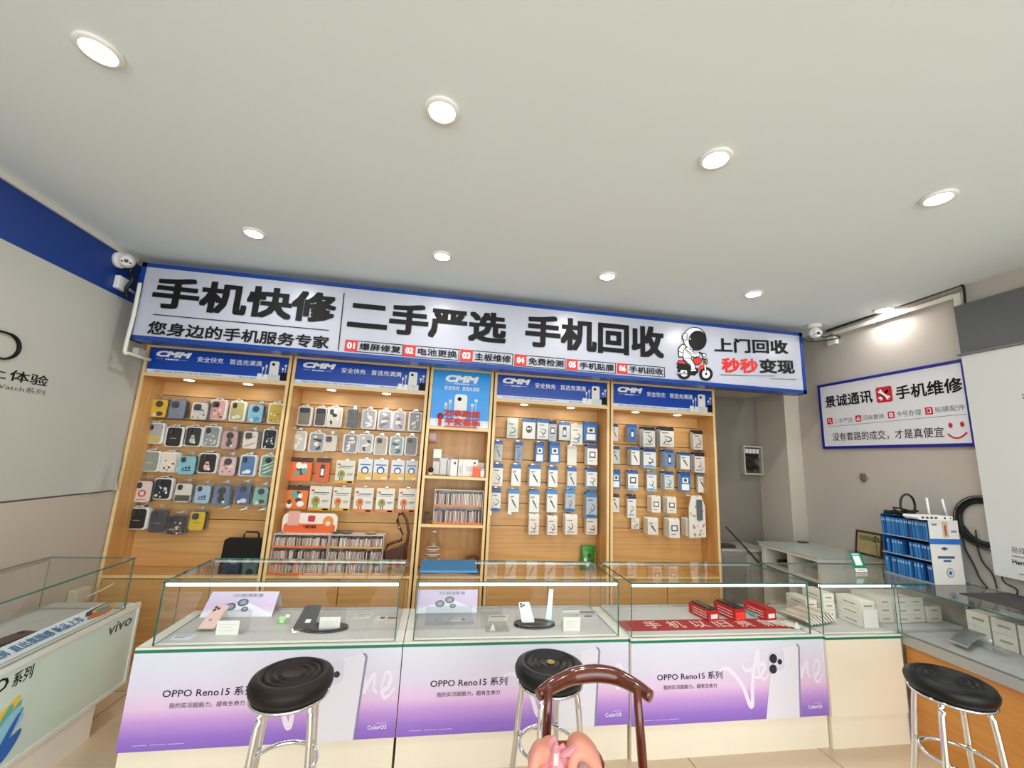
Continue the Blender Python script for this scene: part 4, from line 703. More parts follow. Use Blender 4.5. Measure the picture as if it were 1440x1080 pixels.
# black laptop bag
a, b = W(313, 757, y=3.5), W(372, 800, y=3.5); w_ = CX[0][1]-.026-a.x; h_ = a.z-BX-.001; cx = a.x+w_/2
t = thing('laptop_bag', 'black fabric laptop bag standing in the printed-case cabinet', 'bag', (cx, 3.53, BX+.001))
MB().prism([(-w_*.5, 0), (w_*.5, 0), (w_*.5, h_*.92), (w_*.42, h_*.99), (-w_*.38, h_), (-w_*.46, h_*.95)], (cx, 3.56, BX+.001), (1, 0, 0), (0, 0, 1), (0, -.06, 0)).build('bag_body', mat('black_fabric', '#0F0F11', .9), t, bevel=.008)
p0 = W(342, 758, y=3.53); p1 = W(364, 759, y=3.53)
MB().tube([p0+Vector((0, 0, -.01)), p0+Vector((.004, 0, .035)), p0+Vector((.014, 0, .052)), p1+Vector((-.016, 0, .055)), p1+Vector((-.004, 0, .04)), p1+Vector((0, 0, -.01))], .006, 8).build('handle', mat('black_webbing', '#161618', .8), t)
# narrow cabinet: ornaments and odds and ends
ZH = 1.735+.024; yo = YF+.006
t = thing('lucky_ornament', 'red cut-out lucky words ornament standing before the square blue header', 'ornament', (.12, yo, ZH))
MB().box(.0, .27, yo-.02, yo+.0, ZH+.0005, ZH+.008).build('foot', col('#B8202A'), t)
RG = mat('red_glitter', '#A8141E', .35, .2, noise=.3, nscale=300)
def onH(x, y): return W(595+x/9.82, 510+y/9.82, y=yo)
for s, a_, b_ in (('万事胜意', (285, 645), (785, 765)), ('平安喜乐', (300, 755), (785, 885))):
    a, b = onH(*a_), onH(*b_); q = MB()
    vs, fs = textmesh(s, .055)
    for k in range(3): q.add([(a.x+(b.x-a.x)*u, yo-.004-.004*k-.0003*d_, max(b.z+(a.z-b.z)*v, ZH+.008)) for u, v, d_ in vs], fs)
    q.build('red_lettering', RG, t)
a = onH(235, 740); MB().ball((a.x, yo-.01, a.z), .024, 12, 0, (1, .5, 1.1)).box(a.x-.012, a.x+.014, yo-.016, yo-.004, ZH+.006, a.z).build('red_figure', RG, t)
def boxthing(name, label, cat, r, z, y, dep, mt, K=crop(580, 560, 3.857), parts=(), grp=None):
    x0, y0, x1, y1 = K(r); a, b = W(x0, y0, y=y), W(x1, y1, y=y); h_ = a.z-b.z
    t = thing(name, label, cat, ((a.x+b.x)/2, y, z), grp); MB().box(a.x, b.x, y, y+dep, z+.0005, z+h_).build('carton', mt, t, bevel=.001)
    for nm_, u0, v0, u1, v1, m_ in parts: MB().box(a.x+u0*(b.x-a.x), a.x+u1*(b.x-a.x), y-.001, y, z+v0*h_, z+v1*h_).build(nm_, m_, t)
    return t
S1 = 1.3565
boxthing('small_carton', 'white carton with a round mark standing on the upper shelf of the narrow cabinet', 'box', (210, 320, 246, 412), S1, 3.55, .05, WHITE, parts=[('mark', .4, .7, .7, .85, INKG)])
boxthing('small_carton', 'narrow white carton, second in the row on the upper shelf', 'box', (247, 318, 276, 412), S1, 3.55, .05, col('#DDDBD6'), parts=[('mark', .3, .2, .7, .6, col('#BFC3C6'))])
boxthing('small_carton', 'widest white carton in the row on the upper shelf', 'box', (277, 318, 352, 414), S1, 3.54, .06, col('#E6E4DE'), parts=[('mark', .2, .3, .6, .6, col('#C9CCCE')), ('mark', .7, .75, .85, .86, INKG)])
boxthing('small_carton', 'white carton half hidden behind the orange tin', 'box', (353, 322, 388, 400), S1, 3.6, .05, col('#E2DFD8'))
boxthing('tin', 'orange tin in front of the white cartons', 'tin', (332, 355, 365, 416), S1, 3.49, .045, col('#E8541E'), parts=[('lid', 0, .82, 1, 1, col('#F0702E'))])
p = W(580+379/3.857, 560+414/3.857, y=3.5)
t = thing('jar', 'white round jar with a grey label beside the orange tin', 'jar', (p.x, 3.51, S1)); MB().lathe([(.018, .0005), (.021, .004), (.021, .055)], (p.x, 3.51, S1), 18).build('body', WHITE, t); MB().lathe([(.0215, .055), (.0215, .068), (.018, .07)], (p.x, 3.51, S1), 18).build('lid', col('#D9D6CE'), t)
for k, (r, lb) in enumerate([((112, 318, 150, 412), 'clear plastic case upright at the end of the upper shelf'), ((150, 290, 190, 408), 'tall clear plastic case on the upper shelf'), ((188, 292, 226, 400), 'clear plastic case leaning behind the white cartons')]):
    x0, y0, x1, y1 = crop(580, 560, 3.857)(r); a, b = W(x0, y0, y=3.6), W(x1, y1, y=3.6)
    t = thing('clear_case', lb, 'plastic case', ((a.x+b.x)/2, 3.6, S1)); MB().box(a.x, b.x, 3.6, 3.64, S1+.0005, S1+a.z-b.z).build('shell', CLEAR, t); MB().box(a.x+.004, b.x-.004, 3.604, 3.612, S1+.004, S1+(a.z-b.z)*.8).build('insert', col('#CFCBC2'), t)
    if k == 0:
        MB().box(a.x+.001, b.x-.001, 3.602, 3.63, S1+a.z-b.z+.001, S1+a.z-b.z+.075).build('small_carton', WHITE, None, 'white carton balanced on top of a clear plastic case', 'box')
p = W(580+98/3.857, 560+410/3.857, y=3.5); t = thing('wrist_stand', 'black roll on a cream base at the end of the upper shelf', 'stand', (p.x, 3.51, S1))
MB().lathe([(.022, .0005), (.022, .02), (.018, .024)], (p.x, 3.51, S1), 16).build('base', col('#D9CDB0'), t); MB().ball((p.x, 3.51, S1+.044), .022, 12).build('roll', BLACK, t)
p = W(580+70/3.857, 560+668/3.857, y=3.5); t = thing('car_charger', 'black angled charger standing beside the small film rack', 'charger', (p.x, 3.51, .979))
MB().box(p.x-.012, p.x+.008, 3.5, 3.52, .9795, 1.05).box(p.x-.012, p.x+.028, 3.5, 3.52, 1.05, 1.066).build('body', BLACK, t, bevel=.003); MB().lathe([(.007, 0), (.006, .014)], (p.x-.002, 3.51, 1.066), 10).build('plug', INKG, t)
p = W(580+96/3.857, 560+672/3.857, y=3.5); MB().ball((p.x+.004, 3.5, .979+.014), .017, 12, 0, (1, 1, .8)).build('brown_knob', col('#7A4A34'), None, 'small brown knob lying beside the black charger', 'knob')
p = W(589, 610, y=3.475); a, b = W(*crop(580, 560, 3.857)((84, 181, 130, 246))[:2], y=3.47), W(*crop(580, 560, 3.857)((84, 181, 130, 246))[2:], y=3.47)
t = thing('payment_plaque', 'small pink plaque with a brown foot stuck high on the narrow cabinet', 'plaque', ((a.x+b.x)/2, 3.72, b.z))
a, b = W(*crop(580, 560, 3.857)((84, 181, 130, 246))[:2], y=3.715), W(*crop(580, 560, 3.857)((84, 181, 130, 246))[2:], y=3.715)
MB().box(a.x, b.x, 3.712, 3.7215, b.z+.02, a.z).build('plate', col('#D9A48E'), t); MB().box(a.x+.012, b.x-.012, 3.7105, 3.712, b.z+.035, a.z-.015).build('white_field', col('#EADFD6'), t); MB().box(a.x, b.x, 3.7115, 3.7215, b.z, b.z+.02).build('foot_strip', col('#A85A32'), t)
# water bottle and dark round cap behind the blue case
p = W(608, 785, y=3.56); zb_ = BX+.0005; zt_ = W(610, 746, y=3.56).z; H_ = zt_-zb_
t = thing('water_bottle', 'large clear plastic water bottle standing at the foot of the narrow cabinet', 'bottle', (p.x, 3.58, zb_))
r_ = .062
MB().lathe([(r_*.9, 0), (r_, .01)]+[(r_*(1-.05*(k % 2)), .01+H_*.62*k/9) for k in range(1, 10)]+[(r_*.95, H_*.68), (r_*.55, H_*.86), (r_*.3, H_*.92), (r_*.3, H_*.95)], (p.x, 3.58, zb_), 24).build('body', glassmat('bottle_plastic', (.93, .93, .92), 1.2, .05), t)
MB().lathe([(r_*.34, H_*.93), (r_*.34, H_*.99), (r_*.3, H_)], (p.x, 3.58, zb_), 16).build('cap', col('#E4E0DC'), t); MB().lathe([(r_*.36, H_*.925), (r_*.36, H_*.94)], (p.x, 3.58, zb_), 16).build('cap_ring', col('#B8453A'), t)
q = MB()
for k in range(4): q.lathe([(r_*1.005, H_*(.2+.12*k)), (r_*1.012, H_*(.21+.12*k)), (r_*1.005, H_*(.22+.12*k))], (p.x, 3.58, zb_), 24, caps=False)
q.build('rib', col('#E9E9E6'), t)
p = W(664, 789, y=3.55); MB().ball((p.x, 3.56, BX+.07), .07, 16, 0, (1, 1, 1)).build('helmet', col('#6A4238'), None, 'dark brown round shell behind the blue case in the narrow cabinet', 'helmet')
# green snack bag
x0, y0, x1, y1 = crop(580, 560, 3.857)((908, 798, 984, 884)); a, b = W(x0, y0, y=3.68), W(x1, y1, y=3.68)
t = thing('snack_bag', 'shiny green snack bag leaning at the foot of the cable cabinet', 'snack bag', ((a.x+b.x)/2, 3.68, BX))
hh = a.z-BX; zz = [0, .1, .3, .6, .85, .93, 1]; th_ = [.004, .02, .034, .032, .014, .004, .003]; wv = [.9, .96, 1, .97, .95, 1, 1]; cx = (a.x+b.x)/2; w_ = (b.x-a.x)/2
q = MB(); n = 12; vs = []
for z, th2, ww in zip(zz, th_, wv): vs += [(cx+w_*ww*math.cos(2*math.pi*i/n)+.015*z, 3.68+th2*math.sin(2*math.pi*i/n)*.8, BX+.0005+z*hh) for i in range(n)]
q.add(vs, [[k*n+i, k*n+(i+1) % n, (k+1)*n+(i+1) % n, (k+1)*n+i] for k in range(len(zz)-1) for i in range(n)], 0, True); q.f += [list(range(n))[::-1], [len(vs)-n+i for i in range(n)]]; q.mi += [0, 0]; q.sm += [False, False]
q.build('bag', mat('green_foil', '#2C8A2E', .25, noise=.35, nscale=25), t)
q = MB()
for k, (u, v) in enumerate([(-.4, .45), (.2, .62), (-.1, .25), (.45, .35)]): q.prism(circ(w_*.22, 10, sy=1.2), (cx+u*w_, 3.645, BX+v*hh), (1, 0, 0), (0, 0, 1), (0, -.001, 0), k % 2)
q.build('snack_print', [col('#E4E8D8'), col('#3A2C22')], t)
# ---------------------------------------------------------------- things in and on the display counters
DF = ZB+.0032
PRM = ramp_mat('promo_card_print', [(0, '#EDE4F0'), (.4, '#D9BFE2'), (1, '#DAD2EC')], rough=.4)
def promo(px4, dy, label):
    """tent card: px4 = top left, top right, bottom right, bottom left pixels"""
    bl, br = W(*px4[3], z=DF+.001), W(*px4[2], z=DF+.001); br.y = bl.y = (bl.y+br.y)/2
    tl, tr = W(*px4[0], y=bl.y+dy), W(*px4[1], y=bl.y+dy); tl.z = tr.z = (tl.z+tr.z)/2
    t = thing('promo_card', label, 'card', (bl+br)/2)
    o, n = slab([bl, br, tr, tl], .002, 'card', PRM, t)
    slab([bl+Vector((0, dy*1.8, 0)), br+Vector((0, dy*1.8, 0)), tr, tl], .0015, 'card_back', col('#E6E0EA'), t)
    u, v = br-bl, tl-bl; L = lambda a, c, k=.001: bl+(br-bl)*a+((tl-bl)*(1-a)+(tr-br)*a)*c+n*k
    textv = (L(.33, .78), L(.78, .78)-L(.33, .78), L(.33, .92)-L(.33, .78)); text(t, '2亿超清影像', *textv, INKG, 0)
    q = MB(); q.add([L(.0, .0), L(1, .0), L(1, .1), L(.55, .62), L(0, .18)], [(0, 1, 2, 3, 4)])
    q.build('phone_print', col('#E9E8F0'), t)
    q = MB()
    for a, c, r in ((.36, .4, .1), (.52, .56, .1), (.58, .3, .065)): q.add([L(a+r*math.cos(k*math.pi/8)*.8, c+r*1.5*math.sin(k*math.pi/8), .0015) for k in range(16)], [list(range(16))], 0); q.add([L(a+r*.6*math.cos(k*math.pi/8)*.8, c+r*.9*math.sin(k*math.pi/8), .002) for k in range(16)], [list(range(16))], 1)
    q.build('lens_print', [col('#5A5E6E'), col('#9AA0B4')], t); return t
promo([(299, 832), (393, 832), (381, 868), (281, 868)], .09, 'lilac tent card standing behind the pink phone')
promo([(591, 827.5), (672, 831), (671, 863), (587, 861)], .03, 'lilac tent card standing under the blue flat case')
def phone(px4, dy, label, body, cams, stand=True, sticker=None, z0=DF+.012):
    bl, br = W(*px4[3], z=z0), W(*px4[2], z=z0); br.y = bl.y = (bl.y+br.y)/2
    tl, tr = W(*px4[0], y=bl.y+dy), W(*px4[1], y=bl.y+dy)
    t = thing('phone', label, 'phone', (bl+br)/2); cc = (bl+br+tl+tr)/4
    L0 = lambda a, c: bl+(br-bl)*a+((tl-bl)*(1-a)+(tr-br)*a)*c
    pts = []
    for (a, c), r in zip(((0, 0), (1, 0), (1, 1), (0, 1)), range(4)):
        sx, sz = (1 if a == 0 else -1), (1 if c == 0 else -1); e = [(a, c+.06*sz), (a+.04*sx, c+.015*sz), (a+.12*sx, c)]
        pts += [L0(*p) for p in (e if r in (0, 2) else e[::-1])]
    o, n = slab(pts, .008, 'body', [col(body), ALU], t, side=1)
    L = lambda a, c, k: L0(a, c)+n*k
    if cams:
        q = MB()
        for a, c in ((.2, .9), (.2, .78), (.42, .84)): q.add([L(a+.1*math.cos(k*math.pi/6), c+.055*math.sin(k*math.pi/6), .002) for k in range(12)], [list(range(12))])
        q.build('camera_lens', col('#2A2C30'), t)
    if sticker:
        u0, v0, u1, v1, m_ = sticker; q = MB().add([L(u0, v0, .001), L(u1, v0, .001), L(u1, v1, .001), L(u0, v1, .001)], [(0, 1, 2, 3)]); q.build('sticker', m_, t)
    return t, bl, br, tl, tr, n
def acrylic(bl, br, tl, tr, label, back=.05):
    """clear prop under a leaning phone"""
    t = thing('acrylic_stand', label, 'stand', (bl+br)/2); e = Vector((0, .0, 0)); D = Vector((0, .014, -.012))
    f0 = Vector((bl.x-.005, bl.y-.004, DF+.0005)); f1 = Vector((br.x+.005, br.y-.004, DF+.0005)); m0 = bl.lerp(tl, .75)+D; m1 = br.lerp(tr, .75)+D
    g0 = Vector((m0.x, m0.y+back, DF+.0005)); g1 = Vector((m1.x, m1.y+back, DF+.0005))
    slab([f0, f1, m1, m0], .003, 'rest', CLEAR, t); slab([g0, g1, m1, m0], .003, 'back_leg', CLEAR, t)
    slab([f0, f1, f1+Vector((0, -.012, .008)), f0+Vector((0, -.012, .008))], .003, 'lip', CLEAR, t)
P1, bl, br, tl, tr, n = phone([(303, 851), (323, 851), (301, 884), (277, 885)], .1, 'pale pink phone leaning on a clear stand behind the first counter glass', '#D9B4AE', True, sticker=(.3, .32, .5, .42, col('#6FA07A')))
acrylic(bl, br, tl, tr, 'clear acrylic stand holding the pale pink phone')
P2, bl, br, tl, tr, n = phone([(430, 851), (453, 851), (440, 885), (411, 885)], .1, 'black phone with a white sticker leaning on a dark round stand', '#26262A', True, sticker=(.45, .26, .72, .4, col('#E9E7E2')))
acrylic(bl, br, tl, tr, 'clear acrylic stand holding the black phone')
P3, bl, br, tl, tr, n = phone([(729, 847), (744, 846), (752, 875), (734, 876)], .06, 'silver white phone standing on a dark wavy stand', '#D3D5D6', True, z0=DF+.022)
def wavestand(c, rx, ry, label):
    t = thing('wave_stand', label, 'stand', (c[0], c[1], DF)); q = MB(); N, K = 30, 6; vs = []
    for k in range(K+1):
        for i in range(N): a = 2*math.pi*i/N; r = k/K; vs.append((c[0]+rx*r*math.cos(a), c[1]+ry*r*math.sin(a), DF+.011+.005*math.sin(r*9)))
    q.add(vs, [[k*N+i, k*N+(i+1) % N, (k+1)*N+(i+1) % N, (k+1)*N+i] for k in range(K) for i in range(N)], 0, True)
    q.lathe([(1, .0008), (1, .0075)], (0, 0, 0), N); nv = 2*N
    for j in range(len(q.v)-nv, len(q.v)): q.v[j] = Vector((c[0]+q.v[j].x*rx, c[1]+q.v[j].y*ry, DF+q.v[j].z))
    q.build('base', mat('smoked_plastic', '#34363A', .12), t)
p = W(450, 885, z=DF); wavestand((p.x+.02, p.y+.005), .12, .06, 'dark round wavy stand under the black phone')
p = W(752, 880, z=DF); wavestand((p.x, p.y+.01), .12, .065, 'dark wavy stand under the silver white phone')
def pricebox(r, label, hcard=True, dep=.05, aw=1.2):
    """clear wedge with a white price card on its front"""
    x0, y0, x1, y1 = r; b0 = W(x0, y1, z=DF+.001); b1 = W(x1, y1, z=DF+.001); yy = (b0.y+b1.y)/2; tp = W(x0, y0, y=yy).z
    t = thing('price_card', label, 'price card', ((b0.x+b1.x)/2, yy, DF)); w_ = b1.x-b0.x
    MB().box(b0.x, b1.x, yy, yy+.0015, DF+.0006, tp).build('card', col('#F2EFE8'), t)
    q = MB(); h_ = tp-DF
    for k, (u0, u1, v) in enumerate(((.1, .9, .7), (.1, .7, .5), (.1, .8, .3))): q.box(b0.x+u0*w_, b0.x+u1*w_, yy-.0006, yy, DF+v*h_, DF+(v+.03)*h_)
    q.build('fine_line', col('#D3CFC8'), t)
    q = MB().prism([(0, 0), (dep*1.6, 0), (dep*1.6, h_*1.35), (dep*.9, h_*1.35), (0, h_*.95)], (b0.x, yy+.002, DF+.0006), (0, 1, 0), (0, 0, 1), (w_*aw, 0, 0)); q.build('holder', CLEAR, t)
pricebox((303, 873, 334, 893), 'white price card on a clear wedge beside the pink phone')
pricebox((448, 868, 477, 887), 'white price card on a clear wedge beside the black phone', aw=1.1)
pricebox((792, 868, 816, 888), 'white price card on a clear wedge near the end of the second counter', dep=.03, aw=1)
def flatcard(pts, label, mt, th=.0015, name='flat_card', lines=None, z=DF):
    t = thing(name, label, 'card', sum((W(*p, z=z) for p in pts), Vector())/len(pts)); P_ = [W(*p, z=z+th+.0004) for p in pts]
    slab(P_, th, 'card', mt, t)
    if lines:
        q = MB(); a, b, c, d = P_[:4]; L = lambda u, v: a.lerp(b, u).lerp(d.lerp(c, u), v)+Vector((0, 0, .0005))
        for (u0, v0, u1, v1) in lines: q.add([L(u0, v0), L(u1, v0), L(u1, v1), L(u0, v1)], [(0, 1, 2, 3)])
        q.build('print', INKG, t)
    return t
flatcard([(246, 893), (277, 892), (266, 900), (238, 900)], 'pale blue card lying flat at the glass corner', col('#D4DDE4'), lines=[(.1, .2, .9, .3), (.1, .5, .6, .58)])
flatcard([(565, 866), (545, 866), (541, 876), (562, 876)], 'pinkish printed card lying flat at the counter end', col('#DFC9C0'), lines=[(.1, .2, .9, .4)])
flatcard([(503, 862), (526, 862), (520, 870), (496, 870)], 'first white leaflet lying beside the dark wavy stand', col('#D9D8D4'), lines=[(.1, .2, .9, .3), (.1, .5, .6, .58)])
flatcard([(530, 866), (552, 866), (548, 873), (525, 873)], 'white leaflet with a grey bar near the counter end', col('#D4D2CE'), lines=[(.3, .2, .6, .6)])
flatcard([(636, 868), (655, 868), (655, 874), (634, 874)], 'beige barcode label on the clear tray below the tent card', col('#CFCABC'), lines=[(.7, .2, .95, .8), (.05, .3, .6, .4)])
flatcard([(812, 858), (838, 858), (842, 871), (815, 871)], 'grey printed sheet lying at the end of the second counter', col('#C9CCCC'), lines=[(.1, .15, .9, .3), (.1, .45, .9, .5), (.3, .6, .7, .75)])
flatcard([(688, 865), (715, 864), (713, 873), (686, 873)], 'clear-edged white leaflet beside the dark wavy stand of the silver phone', col('#DAD9D5'), lines=[(.1, .2, .9, .35)])
for r, lb in (((597, 860, 667, 880), 'empty clear acrylic tray below the lilac tent card'), ((683, 858, 717, 890), 'empty clear acrylic plate in the middle of the second counter')):
    b0, b1 = W(r[0], r[3], z=DF), W(r[2], r[3], z=DF); b2 = W(r[0], r[1]+3, z=DF); t = thing('acrylic_tray', lb, 'stand', ((b0.x+b1.x)/2, b0.y, DF))
    MB().box(b0.x, b1.x, b0.y, b2.y, DF+.0005, DF+.004).build('plate', CLEAR, t); MB().box(b0.x, b1.x, b0.y, b0.y+.003, DF+.0045, DF+.02).build('lip', CLEAR, t); MB().box(b0.x, b1.x, b2.y-.003, b2.y, DF+.0045, DF+.04).build('rest', CLEAR, t)
# small green hand stand, light board, tents
p = W(398, 878, z=DF); t = thing('hand_sign', 'small clear stand with a glowing green hand mark behind the glass', 'sign', p)
MB().box(p.x-.035, p.x+.035, p.y, p.y+.002, DF+.0005, DF+.06).build('plate', CLEAR, t)
q = MB(); q.prism(circ(.011, 12, -.008, .018), (p.x, p.y-.0002, DF), (1, 0, 0), (0, 0, 1), (0, -.001, 0))
for k in range(5): a = math.radians(40+25*k); q.prism([(-.008+.009*math.cos(a-.25), .018+.009*math.sin(a-.25)), (-.008+.024*math.cos(a-.08), .018+.024*math.sin(a-.08)), (-.008+.024*math.cos(a+.08), .018+.024*math.sin(a+.08)), (-.008+.009*math.cos(a+.25), .018+.009*math.sin(a+.25))], (p.x, p.y-.0002, DF), (1, 0, 0), (0, 0, 1), (0, -.001, 0))
q.build('green_hand', mat('green_glow', '#7FE06A', .4, emit=.6), t); MB().box(p.x+.008, p.x+.03, p.y-.001, p.y, DF+.034, DF+.05).build('pale_print', col('#E6E8DC'), t)
p = W(769, 874, z=DF); a = W(771, 829, y=p.y); t = thing('light_board', 'narrow glowing pale blue board standing beside the silver white phone', 'light board', p)
MB().prism([(0, 0), (.034, .0), (.042, a.z-DF), (.018, a.z-DF)], (p.x-.008, p.y+.004, DF+.0006), (1, 0, 0), (0, 0, 1), (0, -.004, 0)).build('board', mat('pale_cyan_panel', '#CFEFF4', .3, emit=.35), t)
MB().box(p.x-.03, p.x+.005, p.y-.02, p.y+.012, DF+.0005, DF+.006).build('foot', col('#C6D6DA'), t)
for x_, y_, lb in ((693, 887, 'tiny white triangular tent card in the second counter'), (1122, 885, 'white triangular tent card on the end of the red runner')):
    p = W(x_, y_, z=DF+.002); MB().prism([(-.016, 0), (.016, 0), (0, .036)], (p.x, p.y+.012, DF+(.0026 if x_ > 1000 else .0006)), (1, 0, 0), (0, 0, 1), (0, -.012, 0)).build('tent_card', col('#F0ECE2'), None, lb, 'tent card')
# the red runner and the three red boxes
c0, c1 = W(888, 889, z=DF), W(1146, 886, z=DF); c2 = W(879, 873, z=DF)
t = thing('red_runner', 'red runner with pale lettering lying along the third counter floor', 'runner', ((c0.x+2.19)/2, c0.y, DF))
y0_, y1_ = c0.y+.012, c2.y; MB().box(1.108, 2.17, y0_, y1_, DF+.0002, DF+.002).build('cloth', mat('red_cloth', '#9C1418', .7, noise=.08, nscale=60), t)
xs = [W(x_, 881, z=DF).x for x_ in (921, 954, 989, 1021, 1054, 1089)]
for s, x_ in zip('手机以旧换新', xs): text(t, s, (x_-.055, y0_+.028, DF+.0026), (.1, 0, 0), (0, y1_-y0_-.05, 0), col('#E7C9C4'), .008)
REDB = mat('red_box_print', '#B2161E', .4); 
for (fx0, fy0, fx1, fy1), ang, lb, blk, k in [((997, 859, 1014, 874), 0, 'red phone box with a black phone on top, first of the three', True, 0), ((1034, 857, 1052, 874), 0, 'red phone box in the middle of three, grey phone on top', True, 1), ((1078, 858, 1095, 873), 0, 'red phone box nearest the plain cream counter', False, 2)]:
    b0, b1 = W(fx0, fy1, z=DF+.003), W(fx1, fy1, z=DF+.003); yy = (b0.y+b1.y)/2; h_ = W(fx0, fy0, y=yy).z-DF-.003; w_ = b1.x-b0.x
    M = Matrix.Translation((b0.x, yy, DF+.0026)) @ Matrix.Rotation(math.radians(10), 4, 'Z'); L_ = .17
    t = thing('phone_box', lb, 'phone box', (b0.x+w_/2, yy, DF+.0026)); MB(M).box(0, w_, 0, L_, 0, h_).build('carton', REDB, t, bevel=.001)
    q = MB(M)
    for j in range(3): q.box(-.0008, 0, .02, L_*.8, h_*(.2+.24*j), h_*(.26+.24*j))
    q.build('side_print', col('#F0D8D4'), t)
    if k != 1: MB(M).box(w_*.2, w_*.85, -.001, 0, h_*.22, h_*.62).build('white_label', col('#F2E9E4'), t)
    else: MB(M).box(w_*.1, w_*.9, -.001, 0, h_*.1, h_*.7).build('bright_label', col('#F04038'), t)
    MB(M).box(w_*.12, w_*.88, .0, L_*.94, h_+.0005, h_+.009).build('phone' if False else 'demo_phone', col('#1C1C20' if blk else '#A8282C', .2), None, ['black dummy phone lying on the first red box', 'dark grey dummy phone on the middle red box', 'red dummy phone on the box nearest the cream counter'][k], 'phone', bevel=.002)
# blue flat case on the second counter, white pile and boxes in the corner counter
c = W(630, 793.5, z=GT+.02); t = thing('flat_case', 'flat teal blue case lying on top of the glass counter', 'case', (c.x, c.y, GT))
x0_, x1_, y0_, y1_ = W(590, 801, z=GT+.02).x, W(672, 801, z=GT+.02).x, W(630, 801, z=GT+.02).y, W(630, 786, z=GT+.02).y
MB().box(x0_, x1_, y0_, y1_, GT+.0006, GT+.018).build('shell', mat('teal_blue_cover', '#1F6E9E', .45, noise=.05, nscale=40), t, bevel=.005); MB().box(x0_+.004, x1_-.004, y0_-.0008, y0_+.001, GT+.007, GT+.009).build('seam', col('#7FC0D8'), t)
# ---------------------------------------------------------------- right wall: framed sign, grey panel, poster board
def onR(x_, y_, d=0): return W(x_, y_, x=XR-d)
wy0, wy1, wz0, wz1 = 2.142, 3.246, 1.74, 2.322; xs_ = XR-.022
t = thing('wall_sign', 'framed white sign with a blue border and red smile on the plaster wall', 'sign', (XR-.01, (wy0+wy1)/2, wz0))
q = MB(); f_ = .022
for a, b, c, d in ((wy0, wy1, wz0, wz0+f_), (wy0, wy1, wz1-f_, wz1), (wy0, wy0+f_, wz0+f_, wz1-f_), (wy1-f_, wy1, wz0+f_, wz1-f_)): q.box(xs_-.004, XR-.001, a, b, c, d)
q.build('frame', mat('sign_frame_blue', '#141E86', .35), t)
fp = MB().box(xs_, XR-.002, wy0+f_, wy1-f_, wz0+f_, wz1-f_).build('face_panel', mat('sign_white_board', '#D9DADF', .4), t)
SX = dict(x=xs_)
def rt_(s, tl, br, mt=INK, bold=0): return textpx(fp, s, tl, br, mt, bold, (-.0008, 0, 0), **SX)
c4 = lambda x_, y_: (1120+x_/4.5, 380+y_/4.5)
rt_('景诚通讯', c4(180, 800), c4(485, 836), INK, .022); rt_('手机维修', c4(624, 736), c4(1058, 768), INK, .022)
rt_('二手严选', c4(238, 942), c4(357, 960), INKG); rt_('回收置换', c4(418, 920), c4(558, 937), INKG); rt_('卡号办理', c4(630, 893), c4(792, 917), INKG); rt_('贴膜配件', c4(875, 866), c4(1070, 885), INKG)
rt_('没有套路的成交，才是真便宜', c4(228, 1030), (1328.5, 615), INK, .004)
def rbox(tl, br, r=.008, dx=.0012):
    a, b = W(*tl, **SX), W(*br, **SX); q = MB(); q.prism(rrect(abs(a.y-b.y), a.z-b.z, r, 3), (xs_, (a.y+b.y)/2, (a.z+b.z)/2), (0, -1, 0), (0, 0, 1), (-dx, 0, 0), 0)
    return q, (a.y+b.y)/2, (a.z+b.z)/2, abs(a.y-b.y), a.z-b.z
q, cy, cz, w_, h_ = rbox(c4(500, 745), c4(612, 829), .014)
for sg_ in (1, -1):
    D = Vector((0, sg_*.707, .707)); n_ = Vector((0, D.z, -D.y)); x_ = xs_-.0014; L_ = h_*.36; wd = h_*.07
    cen = Vector((x_-.0002*sg_, cy, cz)); q.add([cen-D*L_-n_*wd, cen-D*L_+n_*wd, cen+D*L_+n_*wd, cen+D*L_-n_*wd], [(0, 1, 2, 3)], 1)
    for s2 in (1, -1) if sg_ == 1 else (-1,):
        e = cen+D*L_*s2*.92; q.prism(circ(h_*.13, 12), (x_+.0001, e.y, e.z), (0, -1, 0), (0, 0, 1), (-.0006, 0, 0), 1); e2 = e+D*s2*h_*.08; q.prism(circ(h_*.06, 10), (x_-.0004, e2.y, e2.z), (0, -1, 0), (0, 0, 1), (-.0006, 0, 0), 0)
q.build('tool_icon', [mat('icon_red', '#C01C22', .4), INKW], fp)
